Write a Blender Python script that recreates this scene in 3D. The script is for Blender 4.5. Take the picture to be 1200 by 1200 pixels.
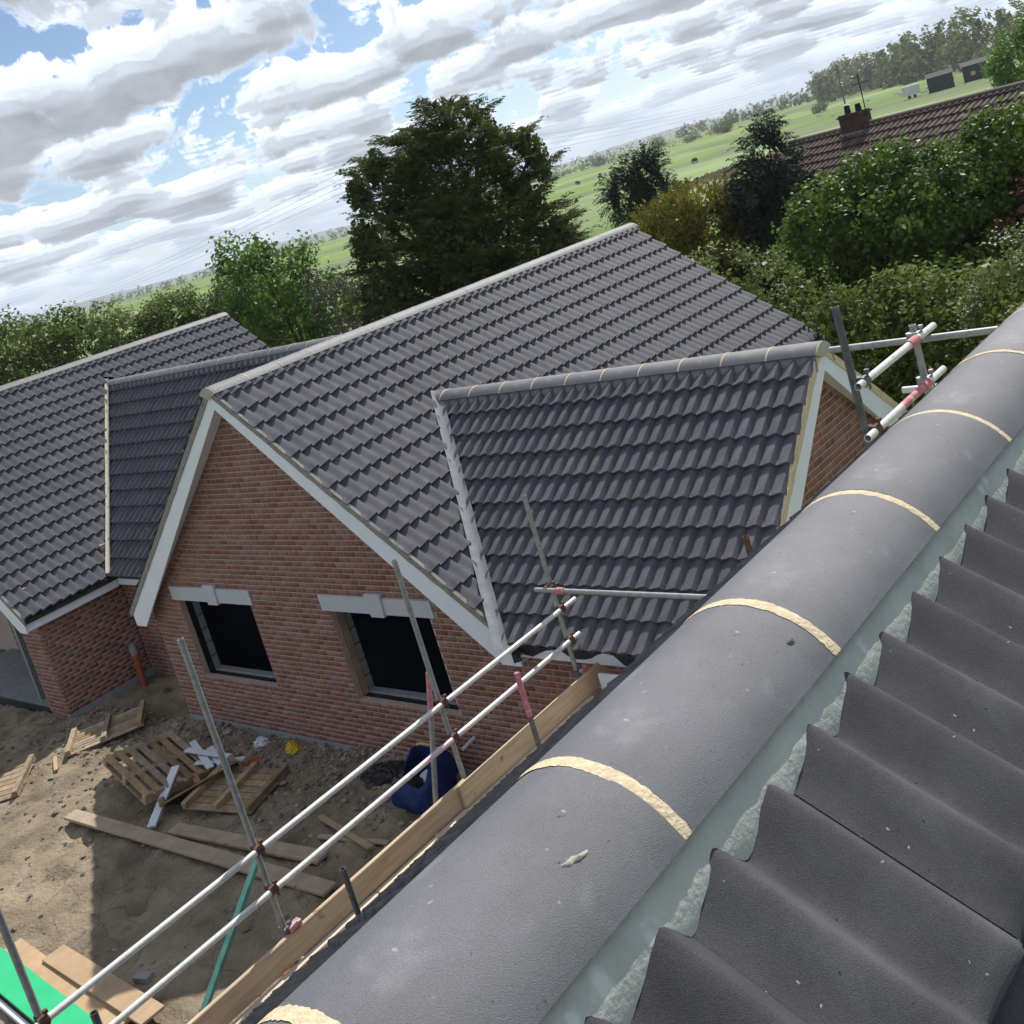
import bpy, bmesh, math, random
import numpy as np
from mathutils import Vector, Matrix
random.seed(7); rng = np.random.default_rng(11)
scene = bpy.context.scene
C = scene.collection
for o in list(bpy.data.objects): bpy.data.objects.remove(o)

# ------------------------------------------------------------------ camera
CAMH = 6.75
YAW, PITCH, ROLL = math.radians(-42.662), math.radians(8.562), math.radians(16.446)
fw = np.array([math.sin(YAW)*math.cos(PITCH), math.cos(YAW)*math.cos(PITCH), -math.sin(PITCH)])
rt = np.array([math.cos(YAW), -math.sin(YAW), 0.0]); dn = np.cross(fw, rt)
c_, s_ = math.cos(ROLL), math.sin(ROLL)
R0, R1, R2 = c_*rt + s_*dn, -s_*rt + c_*dn, fw
cam = bpy.data.cameras.new('camera'); camo = bpy.data.objects.new('camera', cam); C.objects.link(camo)
cam.sensor_width = 36; cam.lens = 36*1286.3/1200
cam.shift_x = (600-598.5)/1200; cam.shift_y = -(600-415.2)/1200
cam.clip_start = 0.05; cam.clip_end = 20000
mw = Matrix.Identity(4)
for i in range(3):
    mw[i][0] = R0[i]; mw[i][1] = -R1[i]; mw[i][2] = -R2[i]
mw[2][3] = CAMH
camo.matrix_world = mw
scene.camera = camo
def seen(p, pad=30):
    d = np.array([p[0], p[1], p[2]-CAMH]); q2 = d@R2
    if q2 < .1: return 0
    u = 598.5+1286.3*(d@R0)/q2; v = 415.2+1286.3*(d@R1)/q2
    return (1/q2) if (-pad < u < 1200+pad and -pad < v < 1200+pad) else 0

# ------------------------------------------------------------------ light
SUN = Vector((-.22, .80, 1.0)).normalized()
sl = bpy.data.lights.new('sun', 'SUN'); so = bpy.data.objects.new('sun', sl); C.objects.link(so)
sl.energy = 3.8; sl.angle = math.radians(.6); sl.color = (1, .95, .87)
so.rotation_euler = SUN.to_track_quat('Z', 'Y').to_euler(); so.location = (0, 0, 60)
world = bpy.data.worlds.new('World'); scene.world = world; world.use_nodes = True
nt = world.node_tree; nt.nodes.clear(); N = nt.nodes.new; L = nt.links.new
def wmath(op, a, b=None, c=None, clamp=False):
    n = N('ShaderNodeMath'); n.operation = op; n.use_clamp = clamp
    for i, x in enumerate((a, b, c)):
        if x is None: continue
        if isinstance(x, (int, float)): n.inputs[i].default_value = x
        else: L(x, n.inputs[i])
    return n.outputs[0]
sky = N('ShaderNodeTexSky'); sky.sky_type = 'NISHITA'; sky.sun_disc = False
sky.sun_elevation = math.asin(SUN.z); sky.sun_rotation = math.atan2(SUN.x, SUN.y)
sky.air_density = .8; sky.dust_density = .3; sky.ozone_density = 2.0
bsky = N('ShaderNodeBackground'); L(sky.outputs[0], bsky.inputs[0]); bsky.inputs[1].default_value = .078
tc = N('ShaderNodeTexCoord'); sep = N('ShaderNodeSeparateXYZ'); L(tc.outputs['Generated'], sep.inputs[0])
zc = wmath('MAXIMUM', wmath('ADD', sep.outputs[2], .06), .06)
comb = N('ShaderNodeCombineXYZ')
L(wmath('DIVIDE', sep.outputs[0], zc), comb.inputs[0]); L(wmath('DIVIDE', sep.outputs[1], zc), comb.inputs[1])
col = None; alpha = None
nd = N('ShaderNodeTexNoise'); nd.inputs['Scale'].default_value = 24; nd.inputs['Detail'].default_value = 9; nd.inputs['Roughness'].default_value = .62; nd.inputs['Distortion'].default_value = .4
L(tc.outputs['Generated'], nd.inputs['Vector']); puff = wmath('MULTIPLY', wmath('SUBTRACT', nd.outputs['Fac'], .5), .62)
NS = 6
for i in reversed(range(NS)):          # cloud layer cut into slices, top first, flat grey base last
    k = i/(NS-1)
    mp = N('ShaderNodeMapping'); L(comb.outputs[0], mp.inputs[0])
    s = 1.12*(1+.17*k)
    mp.inputs['Location'].default_value = (33.3, 8.8, 0); mp.inputs['Scale'].default_value = (s*1.0, s*1.0, 1)
    nz = N('ShaderNodeTexNoise'); nz.inputs['Scale'].default_value = 1.0; nz.inputs['Detail'].default_value = 2.2; nz.inputs['Roughness'].default_value = .5
    nz.inputs['Distortion'].default_value = 0
    L(mp.outputs[0], nz.inputs['Vector'])
    t0 = [.515, .482, .464, .468, .482, .502][i]
    mr = N('ShaderNodeMapRange'); mr.interpolation_type = 'SMOOTHSTEP'
    mr.inputs['From Min'].default_value = t0; mr.inputs['From Max'].default_value = t0+[.11, .08, .07, .06, .05, .045][i]
    L(wmath('ADD', nz.outputs['Fac'], wmath('MULTIPLY', puff, .55 if i == 0 else 1.0)), mr.inputs['Value'])
    a = mr.outputs[0]
    if i == 0: a = wmath('MULTIPLY', a, .9)
    g = [.33, .52, .74, .90, .98, 1.0][i]
    cc = (g*.90, g*.975, g*1.09, 1)
    if col is None:
        rgb = N('ShaderNodeRGB'); rgb.outputs[0].default_value = cc; col = rgb.outputs[0]; alpha = a
    else:
        mx = N('ShaderNodeMix'); mx.data_type = 'RGBA'; L(a, mx.inputs[0]); L(col, mx.inputs[6]); mx.inputs[7].default_value = cc; col = mx.outputs[2]
        alpha = wmath('SUBTRACT', 1, wmath('MULTIPLY', wmath('SUBTRACT', 1, alpha), wmath('SUBTRACT', 1, a)))
tx = N('ShaderNodeMix'); tx.data_type = 'RGBA'; tx.blend_type = 'MULTIPLY'; tx.inputs[0].default_value = 1; L(col, tx.inputs[6])
mrx = N('ShaderNodeMapRange'); mrx.inputs['From Min'].default_value = .3; mrx.inputs['From Max'].default_value = .68; mrx.inputs['To Min'].default_value = .72; mrx.inputs['To Max'].default_value = 1.08; L(nd.outputs['Fac'], mrx.inputs[0]); L(mrx.outputs[0], tx.inputs[7]); col = tx.outputs[2]
hz = N('ShaderNodeMapRange'); hz.interpolation_type = 'SMOOTHSTEP'; hz.inputs['From Min'].default_value = .0; hz.inputs['From Max'].default_value = .06
hz.inputs['To Min'].default_value = .7; hz.inputs['To Max'].default_value = 0; L(sep.outputs[2], hz.inputs['Value'])
mx = N('ShaderNodeMix'); mx.data_type = 'RGBA'; L(hz.outputs[0], mx.inputs[0]); L(col, mx.inputs[6]); mx.inputs[7].default_value = (.56, .68, .84, 1); col = mx.outputs[2]
alpha = wmath('MAXIMUM', alpha, hz.outputs[0])
bcl = N('ShaderNodeBackground'); L(col, bcl.inputs[0]); bcl.inputs[1].default_value = 1.0
ms = N('ShaderNodeMixShader'); L(alpha, ms.inputs[0]); L(bsky.outputs[0], ms.inputs[1]); L(bcl.outputs[0], ms.inputs[2])
wo = N('ShaderNodeOutputWorld'); L(ms.outputs[0], wo.inputs[0])
vs = scene.view_settings; vs.view_transform = 'Standard'; vs.look = 'None'; vs.exposure = 0.55; vs.gamma = 1; vs.use_curve_mapping = False

# ------------------------------------------------------------------ materials
MATS = {}
def mat(name, base, var=.25, scale=6, rough=.85, bump=0, bscale=60, rand=0, hue=None, metal=0, spec=.3, spots=None, coord='Object', stretch=None, detail=6, bdist=.01, grain=0, gscale=500):
    """noise-mottled principled material; rand = brightness change per loose piece / object; hue = second colour; spots = (colour, scale, threshold)"""
    m = bpy.data.materials.new(name); m.use_nodes = True; t = m.node_tree; n = t.nodes; l = t.links.new
    b = n['Principled BSDF']; b.inputs['Roughness'].default_value = rough; b.inputs['Metallic'].default_value = metal
    b.inputs['Specular IOR Level'].default_value = spec
    tcn = n.new('ShaderNodeTexCoord'); vec = tcn.outputs[coord]
    if coord == 'World':
        pass
    if stretch:
        mp = n.new('ShaderNodeMapping'); mp.inputs['Scale'].default_value = stretch; l(vec, mp.inputs[0]); vec = mp.outputs[0]
    nz = n.new('ShaderNodeTexNoise'); nz.inputs['Scale'].default_value = scale; nz.inputs['Detail'].default_value = detail; nz.inputs['Roughness'].default_value = .62
    l(vec, nz.inputs['Vector'])
    ramp = n.new('ShaderNodeValToRGB'); e = ramp.color_ramp.elements
    lo = [max(0, c*(1-var)) for c in base]; hi = [c*(1+var) for c in (hue or base)]
    e[0].position = .3; e[0].color = (*lo, 1); e[1].position = .7; e[1].color = (*hi, 1)
    l(nz.outputs['Fac'], ramp.inputs[0]); out = ramp.outputs[0]
    if rand:
        geo = n.new('ShaderNodeNewGeometry'); oi = n.new('ShaderNodeObjectInfo')
        ad = n.new('ShaderNodeMath'); ad.operation = 'ADD'; l(geo.outputs['Random Per Island'], ad.inputs[0]); l(oi.outputs['Random'], ad.inputs[1])
        fr = n.new('ShaderNodeMath'); fr.operation = 'FRACT'; l(ad.outputs[0], fr.inputs[0])
        mr = n.new('ShaderNodeMapRange'); mr.inputs['To Min'].default_value = 1-rand; mr.inputs['To Max'].default_value = 1+rand; l(fr.outputs[0], mr.inputs[0])
        hs = n.new('ShaderNodeHueSaturation'); l(mr.outputs[0], hs.inputs['Value']); l(out, hs.inputs['Color'])
        m2 = n.new('ShaderNodeMapRange'); m2.inputs['To Min'].default_value = 1.2; m2.inputs['To Max'].default_value = .75
        w = n.new('ShaderNodeMath'); w.operation = 'FRACT'; w2 = n.new('ShaderNodeMath'); w2.operation = 'MULTIPLY'; w2.inputs[1].default_value = 7.31
        l(fr.outputs[0], w2.inputs[0]); l(w2.outputs[0], w.inputs[0]); l(w.outputs[0], m2.inputs[0]); l(m2.outputs[0], hs.inputs['Saturation'])
        out = hs.outputs[0]
    if spots:
        for (sc, ss, th, wd) in spots:
            n2 = n.new('ShaderNodeTexNoise'); n2.inputs['Scale'].default_value = ss; n2.inputs['Detail'].default_value = 4; l(tcn.outputs[coord], n2.inputs['Vector'])
            r2 = n.new('ShaderNodeMapRange'); r2.inputs['From Min'].default_value = th; r2.inputs['From Max'].default_value = th+wd; l(n2.outputs['Fac'], r2.inputs[0])
            mx = n.new('ShaderNodeMix'); mx.data_type = 'RGBA'; l(r2.outputs[0], mx.inputs[0]); l(out, mx.inputs[6]); mx.inputs[7].default_value = (*sc, 1); out = mx.outputs[2]
    if grain:
        ng = n.new('ShaderNodeTexNoise'); ng.inputs['Scale'].default_value = gscale; ng.inputs['Detail'].default_value = 3; l(tcn.outputs[coord], ng.inputs['Vector'])
        mg = n.new('ShaderNodeMapRange'); mg.inputs['From Min'].default_value = .3; mg.inputs['From Max'].default_value = .7; mg.inputs['To Min'].default_value = 1-grain; mg.inputs['To Max'].default_value = 1+grain; l(ng.outputs['Fac'], mg.inputs[0])
        mm = n.new('ShaderNodeMix'); mm.data_type = 'RGBA'; mm.blend_type = 'MULTIPLY'; mm.inputs[0].default_value = 1; l(out, mm.inputs[6]); l(mg.outputs[0], mm.inputs[7]); out = mm.outputs[2]
    l(out, b.inputs['Base Color'])
    if bump:
        nb = n.new('ShaderNodeTexNoise'); nb.inputs['Scale'].default_value = bscale; nb.inputs['Detail'].default_value = 5; l(vec, nb.inputs['Vector'])
        bp = n.new('ShaderNodeBump'); bp.inputs['Strength'].default_value = bump; bp.inputs['Distance'].default_value = bdist; l(nb.outputs['Fac'], bp.inputs['Height']); l(bp.outputs[0], b.inputs['Normal'])
    MATS[name] = m
    return m
def leafmat(name, base, hi, trans=.35, rough=.5, spec=.3):
    m = bpy.data.materials.new(name); m.use_nodes = True; t = m.node_tree; n = t.nodes; l = t.links.new
    b = n['Principled BSDF']; b.inputs['Roughness'].default_value = rough; b.inputs['Specular IOR Level'].default_value = spec
    geo = n.new('ShaderNodeNewGeometry'); ramp = n.new('ShaderNodeValToRGB'); e = ramp.color_ramp.elements
    e[0].color = (*base, 1); e[1].color = (*hi, 1)
    tcn = n.new('ShaderNodeTexCoord'); nz = n.new('ShaderNodeTexNoise'); nz.inputs['Scale'].default_value = 1.3; nz.inputs['Detail'].default_value = 3; l(tcn.outputs['Object'], nz.inputs['Vector'])
    mr = n.new('ShaderNodeMapRange'); mr.inputs['From Min'].default_value = .35; mr.inputs['From Max'].default_value = .65; l(nz.outputs['Fac'], mr.inputs[0])
    a = n.new('ShaderNodeMath'); a.operation = 'MULTIPLY'; a.inputs[1].default_value = .5; l(mr.outputs[0], a.inputs[0])
    a2 = n.new('ShaderNodeMath'); a2.operation = 'MULTIPLY_ADD'; a2.inputs[1].default_value = .5; l(geo.outputs['Random Per Island'], a2.inputs[0]); l(a.outputs[0], a2.inputs[2])
    l(a2.outputs[0], ramp.inputs[0]); l(ramp.outputs[0], b.inputs['Base Color'])
    tr = n.new('ShaderNodeBsdfTranslucent'); l(ramp.outputs[0], tr.inputs[0])
    ms = n.new('ShaderNodeMixShader'); ms.inputs[0].default_value = trans; l(b.outputs[0], ms.inputs[1]); l(tr.outputs[0], ms.inputs[2])
    l(ms.outputs[0], n['Material Output'].inputs[0]); MATS[name] = m
    return m
mat('brick', (.25, .125, .098), .2, 14, .9, .5, 90, rand=.18, hue=(.28, .145, .115))
mat('chimney_brick', (.085, .05, .042), .3, 14, .9, .5, 90)
mat('mortar', (.47, .36, .31), .2, 20, .95, .3, 120)
mat('tile', (.095, .096, .112), .18, 5, .66, .3, 260, rand=.11, spec=.3, spots=[((.26, .26, .27), 9, .70, .05)])
mat('near_tile', (.066, .066, .074), .30, 4.5, .85, .55, 620, grain=.28, gscale=420, rand=.08, spec=.25, spots=[((.40, .40, .40), 46, .735, .02), ((.115, .115, .125), 5, .62, .2), ((.03, .03, .034), 60, .71, .02)], bdist=.004)
mat('ridge', (.122, .124, .138), .18, 5, .56, .5, 620, grain=.2, gscale=420, rand=.12, spec=.45, spots=[((.20, .205, .22), 9, .60, .22), ((.30, .31, .33), 34, .70, .05), ((.035, .035, .04), 70, .72, .02)], bdist=.004)
mat('bedding', (.40, .41, .385), .12, 9, .9, .5, 80, spots=[((.52, .54, .53), 14, .62, .08)], bdist=.006)
mat('verge', (.26, .25, .225), .2, 18, .95, .5, 60)
mat('far_bed', (.19, .19, .185), .2, 9, .9, .5, 80)
mat('joint', (.60, .50, .34), .22, 40, .95, .7, 120, bdist=.006)
mat('pale_mortar', (.42, .40, .33), .15, 18, .95, .5, 60)
mat('white', (.78, .81, .88), .03, 3, .45, 0)
mat('grp', (.21, .225, .24), .2, 9, .85, .3, 30, spots=[((.24, .24, .24), 16, .6, .1)])
mat('felt', (.035, .037, .043), .3, 10, .6, .3, 40)
mat('block', (.27, .28, .29), .15, 12, .95, .4, 60)
mat('stone', (.50, .52, .55), .05, 8, .8, .2, 80)
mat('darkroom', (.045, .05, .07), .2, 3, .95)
mat('galv', (.30, .31, .31), .25, 18, .5, .1, 60, metal=.35, spec=.5)
mat('galv_white', (.62, .63, .60), .14, 14, .42, .1, 50, metal=.1, spec=.5, spots=[((.62, .46, .56), 1.6, .56, .08), ((.36, .34, .30), 26, .66, .05)])
mat('steel_dark', (.13, .135, .14), .35, 20, .55, .1, 60, metal=.3)
mat('pink', (.50, .18, .21), .25, 20, .7, spots=[((.55, .45, .45), 14, .52, .12)])
mat('rust', (.115, .060, .045), .4, 30, .8, .3, 60)
mat('ply', (.50, .365, .23), .2, 5, .85, .2, 60, stretch=(6, .5, 6), spots=[((.20, .13, .085), 4.5, .70, .06)], rand=.1)
mat('deckwood', (.64, .545, .42), .13, 5, .85, .2, 60, stretch=(6, .5, 6), rand=.08)
mat('pallet_wood', (.27, .20, .135), .25, 9, .9, .3, 60, rand=.25, hue=(.33, .25, .16))
mat('plank', (.34, .25, .165), .2, 5, .88, .2, 60, rand=.12, spots=[((.20, .14, .09), 7, .68, .05)])
mat('new_board', (.42, .29, .175), .12, 5, .8, .1, 60, rand=.1)
mat('green_sheet', (.03, .46, .20), .06, 4, .5, spots=[((.05, .38, .2), 40, .68, .03)])
mat('green_wood', (.10, .27, .23), .25, 12, .8, .2, 40)
mat('white_plastic', (.62, .65, .72), .08, 5, .4)
mat('blue_bag', (.010, .022, .115), .3, 9, .6, .5, 20, bdist=.03)
mat('yellow', (.62, .42, .03), .15, 9, .5)
mat('tan_trim', (.55, .42, .16), .1, 9, .7)
mat('clay_pipe', (.30, .085, .045), .15, 12, .7)
mat('concrete', (.25, .26, .27), .2, 4, .9, .3, 40)
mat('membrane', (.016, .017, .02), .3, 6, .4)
mat('brown_tile', (.095, .066, .058), .2, 4, .8, .2, 60, rand=.22)
mat('far_black', (.018, .016, .016), .3, 1, .8)
mat('far_white', (.62, .62, .6), .1, 1, .7)
mat('bark', (.10, .078, .058), .35, 9, .95, .6, 30)
mat('pole_wood', (.17, .15, .13), .25, 6, .9)
mat('wool', (.60, .57, .50), .1, 5, .95)
mat('cowhide', (.03, .025, .022), .3, 3, .8)
mat('wire', (.05, .05, .055), 0, 3, .6)
leafmat('leaf_cypress', (.020, .038, .012), (.150, .175, .036), .36)
leafmat('leaf_darkfir', (.012, .024, .014), (.030, .050, .026), .15)
leafmat('leaf_gold', (.085, .095, .014), (.30, .28, .035), .4)
leafmat('leaf_green', (.035, .075, .010), (.16, .25, .035), .4)
leafmat('leaf_bright', (.060, .13, .018), (.17, .29, .05), .42)
leafmat('leaf_laurel', (.040, .075, .012), (.20, .25, .045), .36, .6, .2)
leafmat('leaf_haw', (.055, .095, .018), (.20, .25, .065), .4)
leafmat('leaf_far', (.085, .11, .035), (.24, .26, .085), .3)
leafmat('leaf_red', (.06, .02, .018), (.16, .055, .045), .3)
leafmat('leaf_grey', (.055, .055, .04), (.13, .12, .085), .3)
leafmat('blossom', (.52, .53, .44), (.74, .74, .66), .3)

# ------------------------------------------------------------------ mesh helpers
class MB:
    def __init__(s): s.v = []; s.f = []; s.smooth = []
    def add(s, v, f, smooth=False):
        k = len(s.v); s.v += [tuple(p) for p in v]; s.f += [tuple(i+k for i in q) for q in f]; s.smooth += [smooth]*len(f); return s
    def box(s, a, b):
        (x0, y0, z0), (x1, y1, z1) = a, b
        return s.add([(x0,y0,z0),(x1,y0,z0),(x1,y1,z0),(x0,y1,z0),(x0,y0,z1),(x1,y0,z1),(x1,y1,z1),(x0,y1,z1)],
                     [(0,3,2,1),(4,5,6,7),(0,1,5,4),(1,2,6,5),(2,3,7,6),(3,0,4,7)])
    def obox(s, c, ax, ay, az):
        """box from centre and three half-axis vectors"""
        c, ax, ay, az = map(Vector, (c, ax, ay, az)); v = []
        for k in (-1, 1):
            for (i, j) in ((-1,-1),(1,-1),(1,1),(-1,1)): v.append(c+ax*i+ay*j+az*k)
        f = [(0,3,2,1),(4,5,6,7),(0,1,5,4),(1,2,6,5),(2,3,7,6),(3,0,4,7)]
        if ax.cross(ay).dot(az) < 0: f = [q[::-1] for q in f]
        return s.add(v, f)
    def bar(s, p, q, w, h, up=(0,0,1)):
        p, q, up = Vector(p), Vector(q), Vector(up); d = (q-p); a = d.normalized(); sd = a.cross(up)
        if sd.length < 1e-4: sd = a.cross(Vector((1,0,0)))
        sd.normalize(); u = sd.cross(a)
        return s.obox((p+q)/2, d/2, sd*w/2, u*h/2)
    def tube(s, p, q, r, r2=None, n=12, cap=True, hollow=False):
        p, q = Vector(p), Vector(q); a = (q-p).normalized(); sd = a.orthogonal().normalized(); u = a.cross(sd); r2 = r if r2 is None else r2
        v = []
        for (c, rr) in ((p, r), (q, r2)):
            for i in range(n):
                t = 2*math.pi*i/n; v.append(c+(sd*math.cos(t)+u*math.sin(t))*rr)
        s.add(v, [(i, (i+1)%n, n+(i+1)%n, n+i) for i in range(n)], True)
        if hollow:          # open pipe end: ring and a bore
            for (c, rr, sg) in ((p, r, 1), (q, r2, -1)):
                vv = [];
                for (cc, r3) in ((c, rr), (c, rr*.82), (c+a*sg*.12, rr*.82)):
                    for i in range(n):
                        t = 2*math.pi*i/n; vv.append(cc+(sd*math.cos(t)+u*math.sin(t))*r3)
                ff = []
                for k in (0, 1):
                    for i in range(n): ff.append((k*n+i, k*n+(i+1)%n, (k+1)*n+(i+1)%n, (k+1)*n+i))
                ff.append(tuple(2*n+i for i in range(n)))
                s.add(vv, ff)
        elif cap:
            s.add(v[:n], [tuple(range(n))[::-1]]); s.add(v[n:], [tuple(range(n))])
        return s
    def prism(s, poly, axis, a, b):
        """2D polygon extruded along axis between a and b; polygon in the other two axes in order"""
        n = len(poly)
        def P(t, k): return {'x': (k, t[0], t[1]), 'y': (t[0], k, t[1]), 'z': (t[0], t[1], k)}[axis]
        v = [P(t, a) for t in poly]+[P(t, b) for t in poly]
        return s.add(v, [tuple(range(n)), tuple(range(n, 2*n))[::-1]]+[(i, n+i, n+(i+1)%n, (i+1)%n) for i in range(n)])
    def build(s, name, m, parent=None, fix=True):
        me = bpy.data.meshes.new(name); me.from_pydata(s.v, [], s.f); me.materials.append(MATS[m])
        if any(s.smooth): me.polygons.foreach_set('use_smooth', s.smooth)
        if fix:
            bm = bmesh.new(); bm.from_mesh(me); bmesh.ops.recalc_face_normals(bm, faces=bm.faces); bm.to_mesh(me); bm.free()
        me.update()
        o = bpy.data.objects.new(name, me); C.objects.link(o)
        if parent: o.parent = parent
        return o
def npmesh(name, v, quads, m, parent=None, smooth=False, tris=False):
    k = 3 if tris else 4
    me = bpy.data.meshes.new(name); v = np.asarray(v, np.float32).reshape(-1, 3); q = np.asarray(quads, np.int32).reshape(-1, k)
    me.vertices.add(len(v)); me.vertices.foreach_set('co', v.ravel()); me.loops.add(q.size); me.loops.foreach_set('vertex_index', q.ravel())
    me.polygons.add(len(q)); me.polygons.foreach_set('loop_start', np.arange(len(q), dtype=np.int32)*k); me.polygons.foreach_set('loop_total', np.full(len(q), k, np.int32))
    if smooth: me.polygons.foreach_set('use_smooth', np.ones(len(q), bool))
    me.update(calc_edges=True); me.materials.append(MATS[m])
    o = bpy.data.objects.new(name, me); C.objects.link(o)
    if parent: o.parent = parent
    return o
def tag(o, label=None, cat=None, group=None, kind=None):
    if label: o['label'] = label
    if cat: o['category'] = cat
    if group: o['group'] = group
    if kind: o['kind'] = kind
    return o
def thing(name, label, cat, loc=(0,0,0), rz=0, group=None):
    o = bpy.data.objects.new(name, None); C.objects.link(o); o.location = loc; o.rotation_euler = (0, 0, rz); o.empty_display_size = .2
    return tag(o, label, cat, group)
def inst(name, me, mw, parent):
    o = bpy.data.objects.new(name, me); C.objects.link(o); o.parent = parent; o.matrix_local = mw
    return o
def frame(o, e, s, n):
    m = Matrix.Identity(4)
    for i in range(3): m[i][0] = e[i]; m[i][1] = s[i]; m[i][2] = n[i]; m[i][3] = o[i]
    return m
def vnoise(x, y, seed=0, octs=4, pers=.5):
    x = np.asarray(x, float); y = np.asarray(y, float)
    r = np.zeros_like(x); amp = 1; tot = 0
    for o in range(octs):
        g = np.random.default_rng(seed*31+o).random((64, 64)); fx = x*2**o; fy = y*2**o
        i = np.floor(fx).astype(int); j = np.floor(fy).astype(int); a = fx-i; b = fy-j; a = a*a*(3-2*a); b = b*b*(3-2*b)
        w = lambda p, q: g[p % 64, q % 64]
        r += amp*((w(i,j)*(1-a)+w(i+1,j)*a)*(1-b)+(w(i,j+1)*(1-a)+w(i+1,j+1)*a)*b); tot += amp; amp *= pers
    return r/tot-.5
# ------------------------------------------------------------------ tiles, bricks, ridges
def tile_geo(W, Lg, g, h, seg=6, rows=1, lip=.032, pw_=1.2, c0=.74):
    # pantile wave: slow rise to the crest, short steep fall behind it
    kr = int(round(seg*.62)); kf = seg-kr
    t1 = np.concatenate([np.linspace(0, c0, kr+1)[:-1], np.linspace(c0, 1, kf+1)[:-1]]); ts = np.concatenate([t1, 1+t1, [2.0]]); nu = len(ts)
    fr = ts % 1.0; x1 = np.clip(fr/c0, 0, 1); x2 = np.clip((fr-c0)/(1-c0), 0, 1)
    prof = h*np.where(fr < c0, (.30*x1+.70*x1*x1*(3-2*x1))**pw_, 1-x2*x2*(3-2*x2)); prof[-1] = 0
    us = ts/2*W*1.018-.009*W
    v = []; f = []
    ys = [-.002, .006]+list(np.linspace(.03, Lg, rows+1)) if rows > 1 else [0, Lg]
    for r, y in enumerate(ys):
        for i in range(nu):
            z = prof[i]+lip*(1-y/g)
            if rows > 1 and r == 0: z -= .007
            v.append((us[i], y, z))
    n = len(ys)
    for r in range(n-1):
        for i in range(nu-1): f.append((r*nu+i, r*nu+i+1, (r+1)*nu+i+1, (r+1)*nu+i))
    k = len(v)
    for i in range(nu): v.append((us[i], .004, prof[i]*.9-.012))
    for i in range(nu-1): f.append((k+i, k+i+1, i+1, i))
    k2 = len(v)
    for y, z0 in ((0, lip-.03), (Lg, lip*(1-Lg/g)-.03)):     # side skirts
        v += [(0, y, z0), (W, y, z0)]
    f.append((k2, 0, (n-1)*nu, k2+2)); f.append((nu-1, k2+1, k2+3, n*nu-1))
    return v, f
def mesh_of(name, v, f, m, smooth=True):
    me = bpy.data.meshes.new(name); me.from_pydata(v, [], f); me.materials.append(MATS[m])
    if smooth:
        me.polygons.foreach_set('use_smooth', [True]*len(f))
        me.update()
        try: me.set_sharp_from_angle(angle=math.radians(50))
        except Exception: pass
    me.update(); return me
REG = {}
def lay(house, parent, o, e, s, n, W, g, nW, nC, geo, planes=None, topgeo=None, jit=.0025, tie=0):
    """rows of tiles on the slope with lower-left corner o; planes(u,v) gives half planes (a,b,c): keep a*u+b*v<=c"""
    o, e, s, n = Vector(o), Vector(e).normalized(), Vector(s).normalized(), Vector(n).normalized()
    for r in range(nC):
        for k in range(nW):
            u, v = k*W, r*g; cut = []
            Lg = .42 if geo is not None else .5
            if planes:
                skip = False
                for (a, b, c) in planes(u+W/2, v+g/2):
                    ds = [a*(u+du)+b*(v+dv)-c for du in (0, W) for dv in (0, g*1.15)]
                    if min(ds) >= 0: skip = True; break
                    if max(ds) > 0: cut.append((a, b, c-a*u-b*v))
                if skip: continue
            p = o+e*u+s*v+n*random.uniform(-.001, jit)+s*random.uniform(-jit, jit)
            m = frame(p, e, s, n) @ Matrix.Rotation(random.gauss(0, .0025), 4, 'Z') @ Matrix.Rotation(random.gauss(0, .0018), 4, 'Y')
            REG.setdefault(house.name, []).append((parent, m, cut, (topgeo if (topgeo and r == nC-1) else geo), p+e*W/2+s*g/2))
def cutgeo(v, f, cuts):
    bm = bmesh.new(); vs_ = [bm.verts.new(p) for p in v]
    for q in f: bm.faces.new([vs_[i] for i in q])
    for (a, b, c) in cuts:
        nn = Vector((a, b, 0)); L2 = a*a+b*b
        bmesh.ops.bisect_plane(bm, geom=bm.verts[:]+bm.edges[:]+bm.faces[:], plane_co=(a*c/L2, b*c/L2, 0), plane_no=nn, clear_outer=True)
    bm.verts.index_update(); v2 = [tuple(x.co) for x in bm.verts]; f2 = [tuple(x.index for x in q.verts) for q in bm.faces]; bm.free()
    return v2, f2
MESHC = {}
def finish_tiles(house, m, limit=300):
    L_ = REG.pop(house.name); L_.sort(key=lambda q: -seen(q[4])); rest = {}
    for i, (parent, mt, cut, geo, c) in enumerate(L_):
        if i < limit and seen(c):
            if cut:
                v, f = cutgeo(*geo, cut)
                if not f: continue
                me = mesh_of('tile', v, f, m)
            else:
                key = (id(geo), m)
                if key not in MESHC: MESHC[key] = mesh_of('tile', *geo, m)
                me = MESHC[key]
            inst('tile', me, mt, parent)
        else:
            v, f = cutgeo(*geo, cut) if cut else geo
            rest.setdefault(parent.name, (parent, MB()))[1].add([mt @ Vector(p) for p in v], f, True)
    for parent, mb in rest.values():
        o = mb.build('tile_field', m, parent, fix=False); o['kind'] = 'stuff'
        try: o.data.set_sharp_from_angle(angle=math.radians(50))
        except Exception: pass
BREG = {}
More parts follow.
